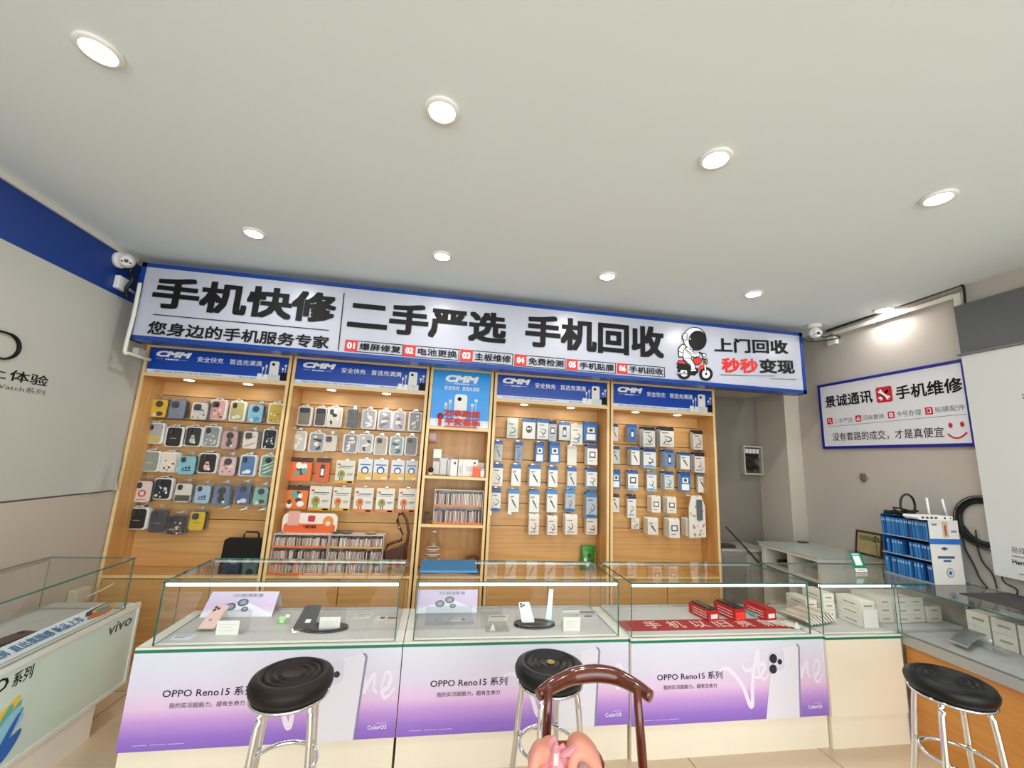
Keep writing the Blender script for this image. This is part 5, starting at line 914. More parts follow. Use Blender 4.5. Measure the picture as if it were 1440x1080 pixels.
for k, (a, b) in enumerate([((193, 937), (231, 974)), ((372, 920), (412, 956)), ((577, 897), (623, 935)), ((812, 869), (866, 911))]):
    q, cy, cz, w_, h_ = rbox(c4(*a), c4(*b), .003); B = lambda u, v, r, mi=1, dx=.0018: q.prism(circ(h_*r, 10), (xs_-.001, cy-u*w_, cz+v*h_), (0, -1, 0), (0, 0, 1), (-dx+.001, 0, 0), mi)
    if k == 0: B(-.05, .08, .24); B(-.05, .08, .15, 0, .0024); q.box(xs_-.0018, xs_-.001, cy-.34*w_, cy-.12*w_, cz-.34*h_, cz-.2*h_, 1)
    elif k == 1: B(0, .12, .16); B(-.18, -.16, .16); B(.18, -.16, .16); B(0, -.04, .1, 0, .0024)
    elif k == 2: q.box(xs_-.0018, xs_-.001, cy-.3*w_, cy+.3*w_, cz-.3*h_, cz+.05*h_, 1).box(xs_-.0018, xs_-.001, cy-.3*w_, cy+.3*w_, cz+.15*h_, cz+.28*h_, 1).box(xs_-.0024, xs_-.0018, cy-.14*w_, cy+.14*w_, cz-.18*h_, cz-.08*h_, 0)
    else: q.box(xs_-.0018, xs_-.001, cy-.26*w_, cy+.26*w_, cz-.3*h_, cz+.3*h_, 1).box(xs_-.0024, xs_-.0018, cy-.2*w_, cy+.2*w_, cz-.2*h_, cz+.24*h_, 0)
    q.build('red_icon', [MATS['icon_red'], INKW], fp)
q = MB(); bar(q, c4(197, 992), c4(1080, 910), .003, off=-.0008, **SX); q.build('rule_line', INKG, fp)
for a in ((1336.7, 598.2), (1353.2, 596.6)): p = W(*a, **SX); MB().prism(circ(.012, 12, sy=1.5), (xs_, p.y, p.z), (0, -1, 0), (0, 0, 1), (-.001, 0, 0)).build('eye_print', MATS['icon_red'], fp)
q = MB()
p = [W(1333+27*u, 610-2*u+8*(1-(2*u-1)**2)*.9, **SX) for u in [i/10 for i in range(11)]]
for a, b in zip(p, p[1:]): d = (b-a).normalized(); n_ = Vector((0, -d.z, d.y))*.0055; o = Vector((-.001, 0, 0)); q.add([a-n_+o, b-n_+o, b+n_+o, a+n_+o], [(0, 1, 2, 3)])
q.build('mouth_print', MATS['icon_red'], fp)
MB().box(XR-.066, XR-.001, -2.0, 2.128, 2.345, 2.676).build('grey_panel', mat('dark_grey_panel', '#55575A', .5), None, 'dark grey panel fixed high on the wall above the white poster board', 'panel')
MB().box(XR-.08, XR-.001, -2.0, 2.14, 2.333, 2.344).build('panel_ledge', mat('grey_ledge', '#6A6A6A', .4), None, 'thin grey ledge between the dark panel and the poster board', 'ledge')
t = thing('poster_board', 'tall white poster board standing out from the wall under the grey panel', 'poster', (XR-.02, 0, .968)); xb_ = XR-.062
pb = MB().box(xb_, XR-.048, -2.0, 2.13, .968, 2.332).build('board', mat('poster_white', '#CFD2D0', .35), t)
a = W(1423, 785, x=xb_); text(pb, 'Harmony', (xb_-.0008, a.y, a.z-.038), (0, -(a.y-W(1440, 790, x=xb_).y)*2.3, 0), (0, 0, .034), INK, .02)
a = W(1421, 767, x=xb_); text(pb, '易择', (xb_-.0008, a.y, a.z-.04), (0, -(a.y-W(1440, 770, x=xb_).y)*1.1, 0), (0, 0, .036), INKG)
MB().box(xb_-.001, xb_, a.y-.4, a.y, a.z-.06, a.z-.055).box(xb_-.001, xb_, a.y-.4, a.y-.02, a.z-.155, a.z-.15).build('rule_line', INKG, pb)
a = W(1436, 554, x=xb_); text(pb, '参', (xb_-.0008, a.y, a.z-.05), (0, -.09, 0), (0, 0, .07), INK, 0)
# ---------------------------------------------------------------- cables, cameras and conduits under the ceiling
CAB = mat('black_cable', '#131315', .5); PVC = mat('white_conduit', '#DAD8CE', .5)
def curve(pts, n=5):
    P_ = [Vector(p) for p in pts]; o = []
    for i in range(len(P_)-1):
        p0, p1, p2, p3 = P_[max(i-1, 0)], P_[i], P_[i+1], P_[min(i+2, len(P_)-1)]
        for k in range(n): t_ = k/n; o.append(.5*(2*p1+(p2-p0)*t_+(2*p0-5*p1+4*p2-p3)*t_*t_+(3*p1-p0-3*p2+p3)*t_**3))
    return o+[P_[-1]]
def cable(name, label, pts, r, mt=CAB, cat='cable', group=None, n=5): return MB().tube(curve(pts, n), r, 6, up=(.3, .5, .8)).build(name, mt, None, label, cat, group)
rw = lambda x_, y_, d=.012: onR(x_, y_, d)
cable('ceiling_cable', 'black cable bundle running below the ceiling above the framed sign', [rw(1162, 466, .02), rw(1175, 461, .015), rw(1230, 442), rw(1290, 422), rw(1345, 403, .02), rw(1353, 401, .03), rw(1356, 411, .03), rw(1357, 432, .05)], .008)
cable('thin_cable', 'thin tan wire under the black cable bundle', [rw(1165, 469, .004), rw(1190, 462, .004), rw(1260, 439, .004), rw(1352, 407, .004)], .003, col('#A08A6A'))
a, b = onR(1346, 404, .012), onR(1354, 434, .012)
t = thing('wall_conduit', 'white conduit elbow dropping to the dark grey panel', 'conduit', b)
MB().box(XR-.03, XR-.001, a.y-.02, a.y+.02, 2.677, HC-.05).build('drop', PVC, t); MB().box(XR-.028, XR-.001, a.y+.0205, 3.24, HC-.075, HC-.045).build('run', PVC, t)
cable('loose_wire', 'loose black wire end above the dark grey panel', [rw(1361, 426, .03), rw(1375, 424, .05), rw(1392, 419, .05), rw(1408, 413, .04)], .003)
def camera(label, c, aim, wallc):
    t = thing('dome_camera', label, 'security camera', c); c = Vector(c); aim = Vector(aim).normalized(); wl = (Vector(wallc)-c)
    MB().lathe([(.055, 0), (.055, .02), (.048, .03)], Vector(wallc), 20, ax=-wl).build('base', WHITE, t)
    MB().ball(c, .048, 18).build('housing', WHITE, t)
    MB().lathe([(.034, .03), (.036, .046), (.03, .05)], c, 20, ax=aim).build('face', col('#DADAD6'), t)
    q = MB().lathe([(.012, .049), (.012, .053), (.009, .054)], c, 14, ax=aim); s_ = aim.cross(Vector((0, 0, 1))).normalized(); u_ = s_.cross(aim)
    for k in (-1, 1): q.lathe([(.006, .049), (.006, .052)], c+s_*.021*k-u_*.008, 10, ax=aim)
    q.build('lens', BLACK, t)
p = W(178, 367, x=XL+.06); camera('white dome camera on the blue band near the end of the big sign', p, (.55, -.8, -.3), (XL+.007, p.y, p.z))
p = W(1146, 468, z=HC-.075); camera('white dome camera under the ceiling between the big sign and the plaster wall', p, (-.25, -.9, -.35), (p.x, p.y, HC-.0005))
a = W(170, 399, x=XL+.02); t = thing('junction_box', 'square white junction box on the blue band under the dome camera', 'junction box', (XL+.02, a.y, a.z-.05)); MB().box(XL+.0065, XL+.04, a.y-.045, a.y+.045, a.z-.045, a.z+.045).build('body', WHITE, t, bevel=.004); MB().tube([(XL+.03, a.y+.046, a.z-.01), (XL+.03, a.y+.12, a.z-.02)], .009, 8).build('stub', PVC, t)
a = onR(1171, 478, .02); t = thing('junction_box', 'white junction box below the black cables in the corner of the plaster wall', 'junction box', (XR-.02, a.y, a.z-.04)); MB().box(XR-.035, XR-.001, a.y-.04, a.y+.045, a.z-.045, a.z+.03).build('body', WHITE, t, bevel=.004); MB().box(XR-.038, XR-.0352, a.y-.03, a.y+.03, a.z-.03, a.z+.02).build('cover', col('#E4E2DA'), t)
p = W(1146, 468, z=HC-.075); cable('camera_cable', 'black camera leads looping beside the dome camera next to the plaster wall', [(p.x+.05, p.y+.02, p.z), (p.x+.12, p.y+.03, p.z-.02), (p.x+.2, p.y+.02, p.z+.01), (XR-.03, p.y+.0, p.z-.005), (XR-.03, p.y-.05, p.z-.04), (p.x+.12, p.y+.04, p.z-.05), (p.x-.02, p.y+.07, p.z-.06), (p.x-.05, p.y+.07, p.z-.03)], .005)
a = W(190, 372, x=XL+.05); cable('camera_cable', 'black camera leads hanging at the blue end of the big sign', [(XL+.05, 3.05, HC-.04), (XL+.07, 3.08, HC-.09), (XL+.06, 3.09, HC-.15), (XL+.09, 3.08, HC-.2), (XL+.06, 3.09, HC-.27), (XL+.08, 3.08, HC-.33)], .012)
t = thing('corner_conduit', 'white conduit pipe running down beside the end of the big sign', 'conduit', (XL+.06, 3.1, 2.19))
a, b, c = W(197, 398, y=3.09), W(176, 492, y=3.09), W(190, 500, y=3.2)
MB().tube(curve([a, a.lerp(b, .5)+Vector((.004, 0, 0)), b, b+Vector((.012, .03, -.018)), b+Vector((.03, .2, -.02))], 6), .012, 8).build('pipe', PVC, t); MB().box(XL+.02, XL+.06, 3.32, 3.4, 2.13, 2.19).build('elbow_box', PVC, t)
# small socket on the plaster wall
a = onR(1215, 672); t = thing('hook_plate', 'small clear hook plate with a brown stain on the plaster wall', 'hook', (XR-.005, a.y, a.z-.04)); MB().prism([(-.045, 0), (0, .04), (.045, 0), (0, -.045)], (XR-.001, a.y, a.z), (0, -1, 0), (0, 0, 1), (-.003, 0, 0)).build('plate', FILM, t); MB().box(XR-.02, XR-.0045, a.y-.018, a.y+.018, a.z-.02, a.z+.035).build('hook_body', col('#7A5A50'), t, bevel=.004); MB().tube([(XR-.021, a.y, a.z-.01), (XR-.03, a.y, a.z-.03), (XR-.03, a.y, a.z-.05), (XR-.02, a.y, a.z-.06)], .005, 8).build('prong', CLEAR, t)
# black cable coil on the wall
cc = onR(1384, 735, .02); t = thing('cable_coil', 'black cable coil hanging on the wall beside the white poster board', 'cable coil', (XR-.02, cc.y, cc.z-.14)); q = MB(); rr = random.Random(5)
for k in range(9): q.tube([(XR-.012-.004*(k % 4), cc.y+(.118+.004*k)*math.cos(a_)+rr.uniform(-.004, .004), cc.z+(.118+.004*k)*1.02*math.sin(a_)) for a_ in [j*math.pi/14+k for j in range(28)]], .0045, 6, closed=True, up=(1, 0, 0))
q.build('coil', CAB, t); q = MB().tube([(XR-.02, cc.y+.17*math.cos(a_)-.01, cc.z+.165*math.sin(a_)) for a_ in [j*math.pi/14 for j in range(28)]], .003, 6, closed=True, up=(1, 0, 0)); q.build('loose_loop', CAB, t)
for lb, pts in (('black cable hanging from the coil down to the counter', [(1372, 745), (1375, 770), (1382, 790), (1396, 808), (1402, 828)]), ('thin dark wire running from the router down the wall', [(1340, 735), (1352, 752), (1358, 772), (1370, 795), (1378, 813), (1390, 828)]), ('thick black cable swinging from the coil behind the poster board', [(1396, 742), (1393, 762), (1396, 780), (1408, 795), (1418, 800)]), ('short black wire curling out below the poster board', [(1412, 807), (1409, 812), (1414, 820), (1426, 826), (1431, 831), (1430, 836)])):
    cable('hanging_cable', lb, [onR(x_, y_, .014) for x_, y_ in pts], .004)
cable('white_lead', 'white lead crossing the wall between the router and the coil', [onR(x_, y_, .016) for x_, y_ in ((1335, 732), (1350, 742), (1368, 757), (1385, 768), (1402, 776))], .004, PVC)
# ---------------------------------------------------------------- desk, frame, vase and the blue pack rack
DZ = .9
t = thing('shelf_desk', 'white shelf desk with a grey glass top along the plaster wall', 'desk', (3.1, 3.1, 0))
WL_ = mat('desk_white', '#D6D2C8', .5)
MB().box(2.83, XR-.002, 2.83, 3.44, DZ-.012, DZ).build('glass_top', mat('grey_green_glass_top', '#A9B5AE', .08), t)
MB().box(2.84, XR-.004, 2.835, 3.435, DZ-.036, DZ-.0125).build('top_board', WL_, t)
for y_ in (2.84, 3.12, 3.4): MB().box(2.86, XR-.01, y_, y_+.03, 0, DZ-.0365).build('upright', WL_, t)
MB().box(3.38, XR-.005, 2.871, 3.399, .0, DZ-.037).build('back_board', WL_, t)
for a_, b_ in ((2.871, 3.119), (3.151, 3.399)):
    for z_ in (.7, .4): MB().box(2.862, 3.379, a_, b_, z_, z_+.02).build('shelf', WL_, t)
MB().box(2.95, 3.3, 3.2, 3.36, .7205, .765).build('folder', mat('dark_folder', '#1E1C1C', .6), None, 'dark folder lying on the desk shelf near the alcove', 'folder')
MB().box(2.93, 3.25, 2.9, 3.06, .7205, .775).build('paper_stack', col('#8F867A'), None, 'dull paper bundle lying on the desk shelf', 'paper bundle')
a = W(1132, 763, z=DZ); MB().box(a.x-.06, a.x+.02, a.y-.02, a.y+.02, DZ+.0005, DZ+.008).build('remote_control', col('#2A2A2C'), None, 'small black remote lying on the grey desk top', 'remote control')
fy0, fy1, fz0, fz1 = 2.81, 3.02, DZ+.0005, 1.085
t = thing('picture_frame', 'dark wooden picture frame leaning on the wall at the desk', 'picture frame', (XR-.03, 2.91, fz0)); q = MB(); M = Matrix.Translation((XR-.045, 0, fz0)) @ Matrix.Rotation(math.radians(10), 4, 'Y'); hf = fz1-fz0
for a, b, c, d in ((fy0, fy1, 0, .014), (fy0, fy1, hf-.014, hf), (fy0, fy0+.014, .014, hf-.014), (fy1-.014, fy1, .014, hf-.014)): q.box(0, .012, a, b, c, d, M=M)
q.build('frame', mat('dark_wood_frame', '#3A2A20', .4), t); MB().box(.003, .008, fy0+.0145, fy1-.0145, .0145, hf-.0145, M=M).build('tan_picture', mat('old_certificate', '#A8946C', .6, noise=.12, nscale=20), t)
MB().box(.0012, .0028, fy0+.03, fy1-.03, hf*.62, hf*.8, M=M).build('arch_print', col('#6E7A4E'), t)
p = Vector((3.2, 2.9, DZ)); p = W(1234, 787, z=DZ); t = thing('glass_vase', 'small glass vase holding a green sprig beside the blue rack', 'vase', p)
MB().lathe([(.022, .0006), (.024, .01), (.02, .05), (.012, .08), (.016, .095)], p, 18).build('vase', CLEAR, t)
q = MB().tube([p+Vector((0, 0, .02)), p+Vector((.004, 0, .1)), p+Vector((-.004, 0, .15))], .002, 6)
for k, (x_, z_) in enumerate([(-.022, .135), (-.01, .155), (.006, .162), (.02, .15), (.028, .13), (0, .13)]): q.ball(p+Vector((x_, .004*(k % 3-1), z_)), .011, 8, 0, (1.1, .5, .7))
q.build('sprig', mat('sprig_green', '#4E6A3A', .6), t)
# rack of blue packs
KX0, KX1, KY0, KY1, KZ0, KZ1 = 3.085, 3.32, 2.262, 2.565, GT+.0006, 1.262
t = thing('pack_rack', 'tall rack of blue phone film packs standing at the wall end of the glass counter', 'rack', (3.2, 2.41, KZ0)); tz = [KZ1, KZ1-.135, KZ1-.255, KZ0]
RKW = col('#E6E2DC'); q = MB(); q.box(KX0+.02, KX1, KY1-.004, KY1, KZ0, KZ1).box(KX1-.004, KX1, KY0+.005, KY1-.005, KZ0, KZ1); q.build('rack_body', col('#2462A8'), t)
MB().box(KX0+.005, KX1, KY0-.001, KY0+.004, KZ0, tz[1]).build('white_end_panel', RKW, t); MB().box(KX0+.005, KX1, KY0-.003, KY0-.0012, tz[1]+.02, KZ1).build('white_top_panel', RKW, t); MB().box(KX0-.005, KX1+.002, KY0-.006, KY0-.0012, tz[1]-.012, tz[1]+.019).build('blue_band', col('#2C6EC0'), t)
for z_ in tz[1:]: MB().box(KX0-.004, KX1-.005, KY0+.005, KY1-.005, z_, z_+.006).build('rack_shelf', col('#9AA8B4'), t)
q = MB(); xm = (KX0+KX1)/2; yy = KY0-.0016
q.prism(circ(.03, 18, 0, .07), (xm+.01, yy+.0004, KZ0), (1, 0, 0), (0, 0, 1), (0, -.0006, 0), 0).prism(circ(.022, 18, 0, .07), (xm+.01, yy-.0003, KZ0), (1, 0, 0), (0, 0, 1), (0, -.0005, 0), 2).prism(circ(.012, 14, 0, .07), (xm+.01, yy-.0009, KZ0), (1, 0, 0), (0, 0, 1), (0, -.0005, 0), 1)
q.box(xm-.07, xm+.06, yy, yy+.0005, KZ0+.155, KZ0+.17, 1).box(xm-.03, xm+.03, yy, yy+.0005, KZ0+.135, KZ0+.147, 1).prism([(-.03, 0), (0, .012), (.03, 0), (0, -.012)], (xm-.01, yy+.0004, KZ0+.215), (1, 0, 0), (0, 0, 1), (0, -.0006, 0), 1)
q.build('panel_print', [col('#8FA3B6'), col('#3A5A80'), col('#D6DCE2')], t)
q = MB(); yy = KY0-.0034; q.box(xm-.01, xm+.035, yy-.0005, yy, tz[1]+.03, KZ1-.01, 0).box(xm+.005, xm+.02, yy-.001, yy-.0005, tz[1]+.04, KZ1-.03, 1).box(xm+.055, xm+.1, yy-.0005, yy, tz[1]+.06, tz[1]+.072, 2).box(xm-.09, xm-.05, yy-.0005, yy, KZ1-.035, KZ1-.022, 2); q.build('top_print', [col('#C8B8A0'), col('#B0522E'), col('#7A8CA0')], t)
PB = [col(c) for c in ('#2468AE', '#2E78BC', '#1C5698', '#3A82C0')]; pr_ = {}
for r_, (z1, z0, n, gap) in enumerate(((tz[0], tz[1], 22, .0), (tz[1], tz[2], 16, .12), (tz[2], tz[3], 16, .14))):
    st_ = (KY1-KY0-.02)/n
    for i in range(n):
        if R_.random() < gap: continue
        y_ = KY0+.008+st_*i; k = R_.randrange(4); h = z1-z0-.022 if r_ == 0 else (z1-z0)-.03
        key = (k, r_)
        if key not in pr_:
            o = MB().box(KX0+.004, KX0+.1, y_, y_+st_*.74, z0+.0065, z0+.006+h).box(KX0+.003, KX0+.004, y_+st_*.1, y_+st_*.6, z0+h*.82, z0+h*.95, 1).build('blue_pack', [PB[k], col('#A9C4DC')], None, 'slim blue film pack upright in the rack at the wall', 'film pack', 'blue film packs in the wall rack'); pr_[key] = (o, y_)
        else: dup(pr_[key][0], (R_.uniform(0, .008), y_-pr_[key][1], 0), None, [])
# router with two antennas, black clips and ring on the rack
rz = KZ1+.001; MB().box(KX0+.01, KX1, KY0+.004, KY1, rz-.0008, rz).build('rack_cover', col('#2A5E9C'), None, 'flat blue lid lying over the blue pack rack', 'lid')
t = thing('router', 'white router with two upright antennas lying on the blue pack rack', 'router', (3.2, 2.27, rz)); a, b = W(1288, 731, y=2.25), W(1338, 733, y=2.25)
q = MB().prism([(0, .014), (.006, .026), (b.x-a.x-.004, .026), (b.x-a.x, .012), (b.x-a.x-.012, .0), (.022, .0)], (a.x, 2.24+.085, rz), (1, 0, 0), (0, 0, 1), (0, -.085, 0)); q.build('body', WHITE, t)
q = MB()
for k in range(4): q.box(a.x+.03+.034*k, a.x+.05+.034*k, 2.2385, 2.24, rz+.008, rz+.02)
q.box(b.x-.07, b.x-.058, 2.2385, 2.24, rz+.008, rz+.02).box(b.x-.024, b.x-.016, 2.2385, 2.24, rz+.01, rz+.018); q.build('port', col('#3A3A3C'), t)
for x_, yt, xt in ((1307, 703, 1303), (1331, 705, 1325)):
    p0 = W(x_, 727, y=2.33); p1 = W(xt, yt-3, y=2.33); p0.z = rz+.02; MB().tube([p0, p0.lerp(p1, .5), p1], [.008, .007, .006], 8).build('antenna', WHITE, t)
cable('router_cable', 'black ring of cable standing behind the router antennas', [(3.16+.085*math.cos(a_), 2.42+.02*math.cos(a_), rz+.075+.07*math.sin(a_)) for a_ in [j*math.pi/10 for j in range(21)]], .007, n=2)
rr = random.Random(9)
for k, (y_, z_, lb) in enumerate(((2.54, .012, 'black clip tangle at the far end of the blue rack lid'), (2.48, .03, 'black plug heap in the middle of the blue rack lid'), (2.43, .026, 'black adapter tangle beside the cable ring on the blue rack'))):
    q = MB(); q.tube(curve([(3.11+rr.uniform(0, .1), y_+rr.uniform(-.05, .05), rz+.006+rr.uniform(0, z_*1.6)) for j in range(12)], 3), .006, 6).box(3.12+.02*k, 3.16+.02*k, y_-.015, y_+.015, rz+.0005, rz+z_).build('cable_clump', CAB, None, lb, 'cable')
# ---------------------------------------------------------------- alcove behind the cabinets' end
t = thing('meter_box', 'open grey electric box with tangled wires on the alcove wall', 'electric box', (3.12, YB-.03, 1.47))
q = MB()
for a, b, c, d in ((3.03, 3.245, 1.475, 1.49), (3.03, 3.245, 1.75, 1.765), (3.03, 3.045, 1.49, 1.75), (3.232, 3.245, 1.49, 1.75)): q.box(a, b, YB-.06, YB-.001, c, d)
q.build('box_frame', col('#B8B2A8'), t); MB().box(3.046, 3.231, YB-.02, YB-.001, 1.491, 1.749).build('dark_back', col('#5A4C46'), t)
q = MB(); rr = random.Random(2)
for k in range(7): q.tube(curve([(rr.uniform(3.06, 3.22), YB-.03-.01*rr.random(), rr.uniform(1.5, 1.74)) for j in range(6)], 4), .005, 6)
q.build('wire', CAB, t); q = MB()
for k in range(4): q.box(3.06+.04*k, 3.092+.04*k, YB-.05, YB-.021, 1.69, 1.735)
q.build('breaker', col('#D8D4CC'), t)
cz_ = Vector((2.62, 3.7, 1.08)); t = thing('alcove_coil', 'black cable loops hanging in the alcove beside the last cabinet', 'cable coil', (2.57, 3.7, .95)); q = MB()
for k in range(3): q.tube([(2.578+(.07+.006*k)*math.cos(a_), 3.72+.01*k, 1.06-.02*k+(.11+.01*k)*math.sin(a_)) for a_ in [j*math.pi/12 for j in range(24)]], .007, 6, closed=True, up=(0, 1, 0))
q.build('coil', CAB, t); MB().box(2.4915, 2.525, 3.7, 3.76, .95, 1.18).build('hanging_block', col('#3A2A26'), t)
p0, p1 = W(1021, 741, y=3.472), W(1073, 797, y=3.455); cable('black_pole', 'long thin black pole leaning down across the alcove', [p0, p0.lerp(p1, .5), p1, p1.lerp(p1+(p1-p0), .6)], .007, cat='pole')
t = thing('low_cabinet', 'grey low cabinet in the alcove behind the desk', 'cabinet', (2.75, 3.65, 0)); GC = mat('alcove_grey', '#8E8A84', .6)
MB().box(2.51, 3.0, 3.5, 3.84, 0, .8).build('body', GC, t); MB().box(2.505, 3.01, 3.485, 3.84, .801, .82).build('top', col('#A8A49C'), t); MB().box(2.53, 2.74, 3.492, 3.499, .06, .77).build('door', col('#7E7A74'), t); MB().box(2.76, 2.98, 3.492, 3.499, .06, .77).build('door', col('#9C988F'), t); MB().ball((2.73, 3.486, .6), .008, 8).build('knob', INKG, t)
MB().box(2.53, 2.68, 3.52, 3.62, .8205, .85).build('dark_tray', col('#3A3230'), None, 'dark shallow tray on the low alcove cabinet', 'tray', bevel=.008)
# ---------------------------------------------------------------- on and in the corner and right counters
p0, p1 = W(1203.5, 805, z=GT+.001), W(1218, 804.5, z=GT+.001); yq = p0.y; tp = W(1190, 772, y=yq+.05)
t = thing('code_stand', 'green and white payment stand leaning back on the corner glass', 'payment stand', ((p0.x+p1.x)/2, yq, GT)); wq = p1.x-p0.x+.012; hq = tp.z-GT
B0 = Vector((p0.x-.003, yq, GT+.0008)); U = Vector((wq, 0, 0)); V = Vector((tp.x-p0.x, .05, hq)); V.x = 0
N_ = U.cross(V).normalized(); LQ = lambda u, v, k=0: B0+U*u+V*v+N_*k
slab([LQ(0, 0), LQ(1, 0), LQ(1, 1), LQ(0, 1)], .003, 'acrylic_plate', CLEAR, t); slab([LQ(0, .9), LQ(1, .9), LQ(1, 0)+Vector((0, .09, 0)), LQ(0, 0)+Vector((0, .09, 0))], .003, 'rear_plate', CLEAR, t)
q = MB().add([LQ(.06, .17, .0006), LQ(.94, .17, .0006), LQ(.94, .84, .0006), LQ(.06, .84, .0006)], [(0, 1, 2, 3)], 0).add([LQ(.06, .02, .0006), LQ(.94, .02, .0006), LQ(.94, .17, .0006), LQ(.06, .17, .0006)], [(0, 1, 2, 3)], 1).add([LQ(.24, .3, .0011), LQ(.76, .3, .0011), LQ(.76, .7, .0011), LQ(.24, .7, .0011)], [(0, 1, 2, 3)], 1).add([LQ(.22, .75, .0011), LQ(.78, .75, .0011), LQ(.78, .79, .0011), LQ(.22, .79, .0011)], [(0, 1, 2, 3)], 1).add([LQ(.2, .08, .0011), LQ(.8, .08, .0011), LQ(.8, .12, .0011), LQ(.2, .12, .0011)], [(0, 1, 2, 3)], 2)
q.build('green_card', [mat('payment_green', '#1E8A5C', .35), INKW, col('#C98A84')], t)
pts = [W(*p, z=GT+.003) for p in ((1349, 834), (1405, 829.5))]; x0_, x1_ = pts[0].x, XR-.03
MB().box(x0_, x1_, 1.15, pts[0].y, GT+.0006, GT+.004).build('desk_mat', mat('dark_felt_mat', '#3C3B3A', .9, noise=.1, nscale=90), None, 'dark grey felt mat lying on the glass of the oak counter', 'mat')
WB_ = mat('white_box_board', '#DDD8CC', .5); k = 0
spots = [(2.44, 2.56, DF, .085, .16), (2.545, 2.53, DF, .085, .16), (2.655, 2.37, DF, .1, .17), (2.44, 2.561, DF+.0505, .085, .16), (2.545, 2.531, DF+.0505, .085, .16), (2.655, 2.371, DF+.0505, .1, .17), (2.545, 2.532, DF+.101, .085, .16), (2.655, 2.373, DF+.101, .1, .168)]
lbs = ['at the bottom of the pile deepest in the corner counter', 'at the foot of the middle pile in the corner counter', 'at the foot of the pile touching the corner glass', 'second up in the pile deepest in the corner counter', 'second up in the middle pile of the corner counter', 'second up in the pile touching the corner glass', 'on top of the middle pile in the corner counter', 'on top of the pile touching the corner glass']
for (x_, y_, z_, w_, d_), lb in zip(spots, lbs):
    t = thing('phone_carton', f'white phone carton {lb}', 'phone carton', (x_+w_/2, y_, z_), 'white phone cartons in the corner counter')
    MB().box(x_, x_+w_, y_, y_+d_, z_+.0004, z_+.0498).build('carton', WB_, t, bevel=.0015); MB().box(x_+.02, x_+w_-.02, y_-.0006, y_, z_+.02, z_+.028).box(x_-.0006, x_, y_+.04, y_+.12, z_+.02, z_+.026).build('print', col('#8A8478'), t)
for i in range(4):
    for j in range(3 if i < 3 else 2):
        x_ = 2.86+.122*i; t = thing('phone_carton', f'white phone carton below the blue rack, {("lowest", "middle", "top")[j]} in the {ORD[i]} pile from the cream counter', 'phone carton', (x_+.055, 2.44, DF), 'white phone cartons in the glass corner')
        z_ = DF+.0005+.0505*j; MB().box(x_, x_+.112, 2.44-.01*(i % 2), 2.62, z_, z_+.05).build('carton', WB_, t, bevel=.0015); MB().box(x_+.03, x_+.08, 2.4392-.01*(i % 2), 2.44-.01*(i % 2), z_+.02, z_+.028).build('print', col('#A39A8C'), t)
p = W(1220, 884, z=DF); MB().prism([(0, 0), (.105, 0), (.105, .105), (.03, .11), (0, .1)], (2.655, 2.366, DF+.0006), (1, 0, 0), (0, 0, 1), (0, -.003, 0)).build('white_sheet', col('#E9E3DC'), None, 'white and pale blue sheet standing before the cartons in the corner counter', 'sheet')
# fan of flat cartons tipped over like cards
for i in range(9):
    M = Matrix.Translation((2.335+.026*i, 2.4+.006*i, DF+.001)) @ Matrix.Rotation(math.radians(12), 4, 'Z') @ Matrix.Rotation(math.radians(-62+2*i), 4, 'Y')
    t = thing('flat_carton', f'worn flat carton tipped in the corner counter fan, {["first from the red boxes", "second from the red boxes", "third from the red boxes", "fourth from the red boxes", "middle one of nine", "sixth of nine", "third from the white cartons", "second from the white cartons", "next to the white cartons"][i]}', 'carton', (2.335+.026*i, 2.45, DF), 'fanned flat cartons')
    q = MB(M).box(0, .012, 0, .16, 0.0105, .09, 0); q.build('carton', col(('#C9BCA8', '#B8A894', '#D6CDBE')[i % 3]), t); MB(M).box(.001, .011, -.0008, 0, .015, .085).build('white_edge', col('#E9E6DE'), t)
a, b = W(1088, 862, z=DF), W(1136, 850, z=DF); MB().box(2.06, 2.18, 2.56, 2.74, DF+.0006, DF+.02).build('teal_tray', col('#5FB0A6'), None, 'teal tray at the rear end of the third counter', 'tray', bevel=.004)
for i in range(3): MB(Matrix.Translation((2.085+.03*i, 2.5-.02*i, DF+.0006+.004*i)) @ Matrix.Rotation(math.radians(30-8*i), 4, 'Z')).box(0, .07, -.1, .0, 0, .0034).build('leaflet', col(('#D9D6CC', '#C8C2B6', '#E3E0D8')[i]), None, f'pale leaflet lying by the red boxes, {("lowest", "middle", "top")[i]} of three', 'leaflet')
# right counter: white cartons, grey post, grey phone
RF = .5975
for i in range(4):
    for j in range(2):
        y_ = 2.2-.115*i; t = thing('phone_carton', f'white phone carton inside the oak counter, {("lower", "upper")[j]} of the {ORD[i]} pair from the corner', 'phone carton', (3.3, y_, RF), 'white phone cartons in the oak counter')
        MB().box(3.2, 3.37, y_-.105, y_, RF+.0005+.0775*j, RF+.077+.0775*j).build('carton', WB_, t, bevel=.002); MB().box(3.199, 3.2, y_-.085, y_-.03, RF+.035+.0775*j, RF+.047+.0775*j).build('print', col('#A39A8C'), t)
p = W(1371, 890, z=RF); t = thing('display_post', 'grey post with three dark stripes behind the grey phone', 'stand', (p.x, p.y, RF)); q = MB().box(p.x-.03, p.x+.03, p.y, p.y+.012, RF+.0006, RF+.18); q.build('post', col('#9AA2A6'), t)
q = MB()
for k in (-1, 0, 1): q.box(p.x-.005+.017*k, p.x+.005+.017*k, p.y-.001, p.y, RF+.01, RF+.178)
q.build('stripe', col('#4A5258'), t)
c = [W(*p_, z=RF+.03) for p_ in ((1357, 885), (1391, 889), (1360, 909), (1335, 899))]; 
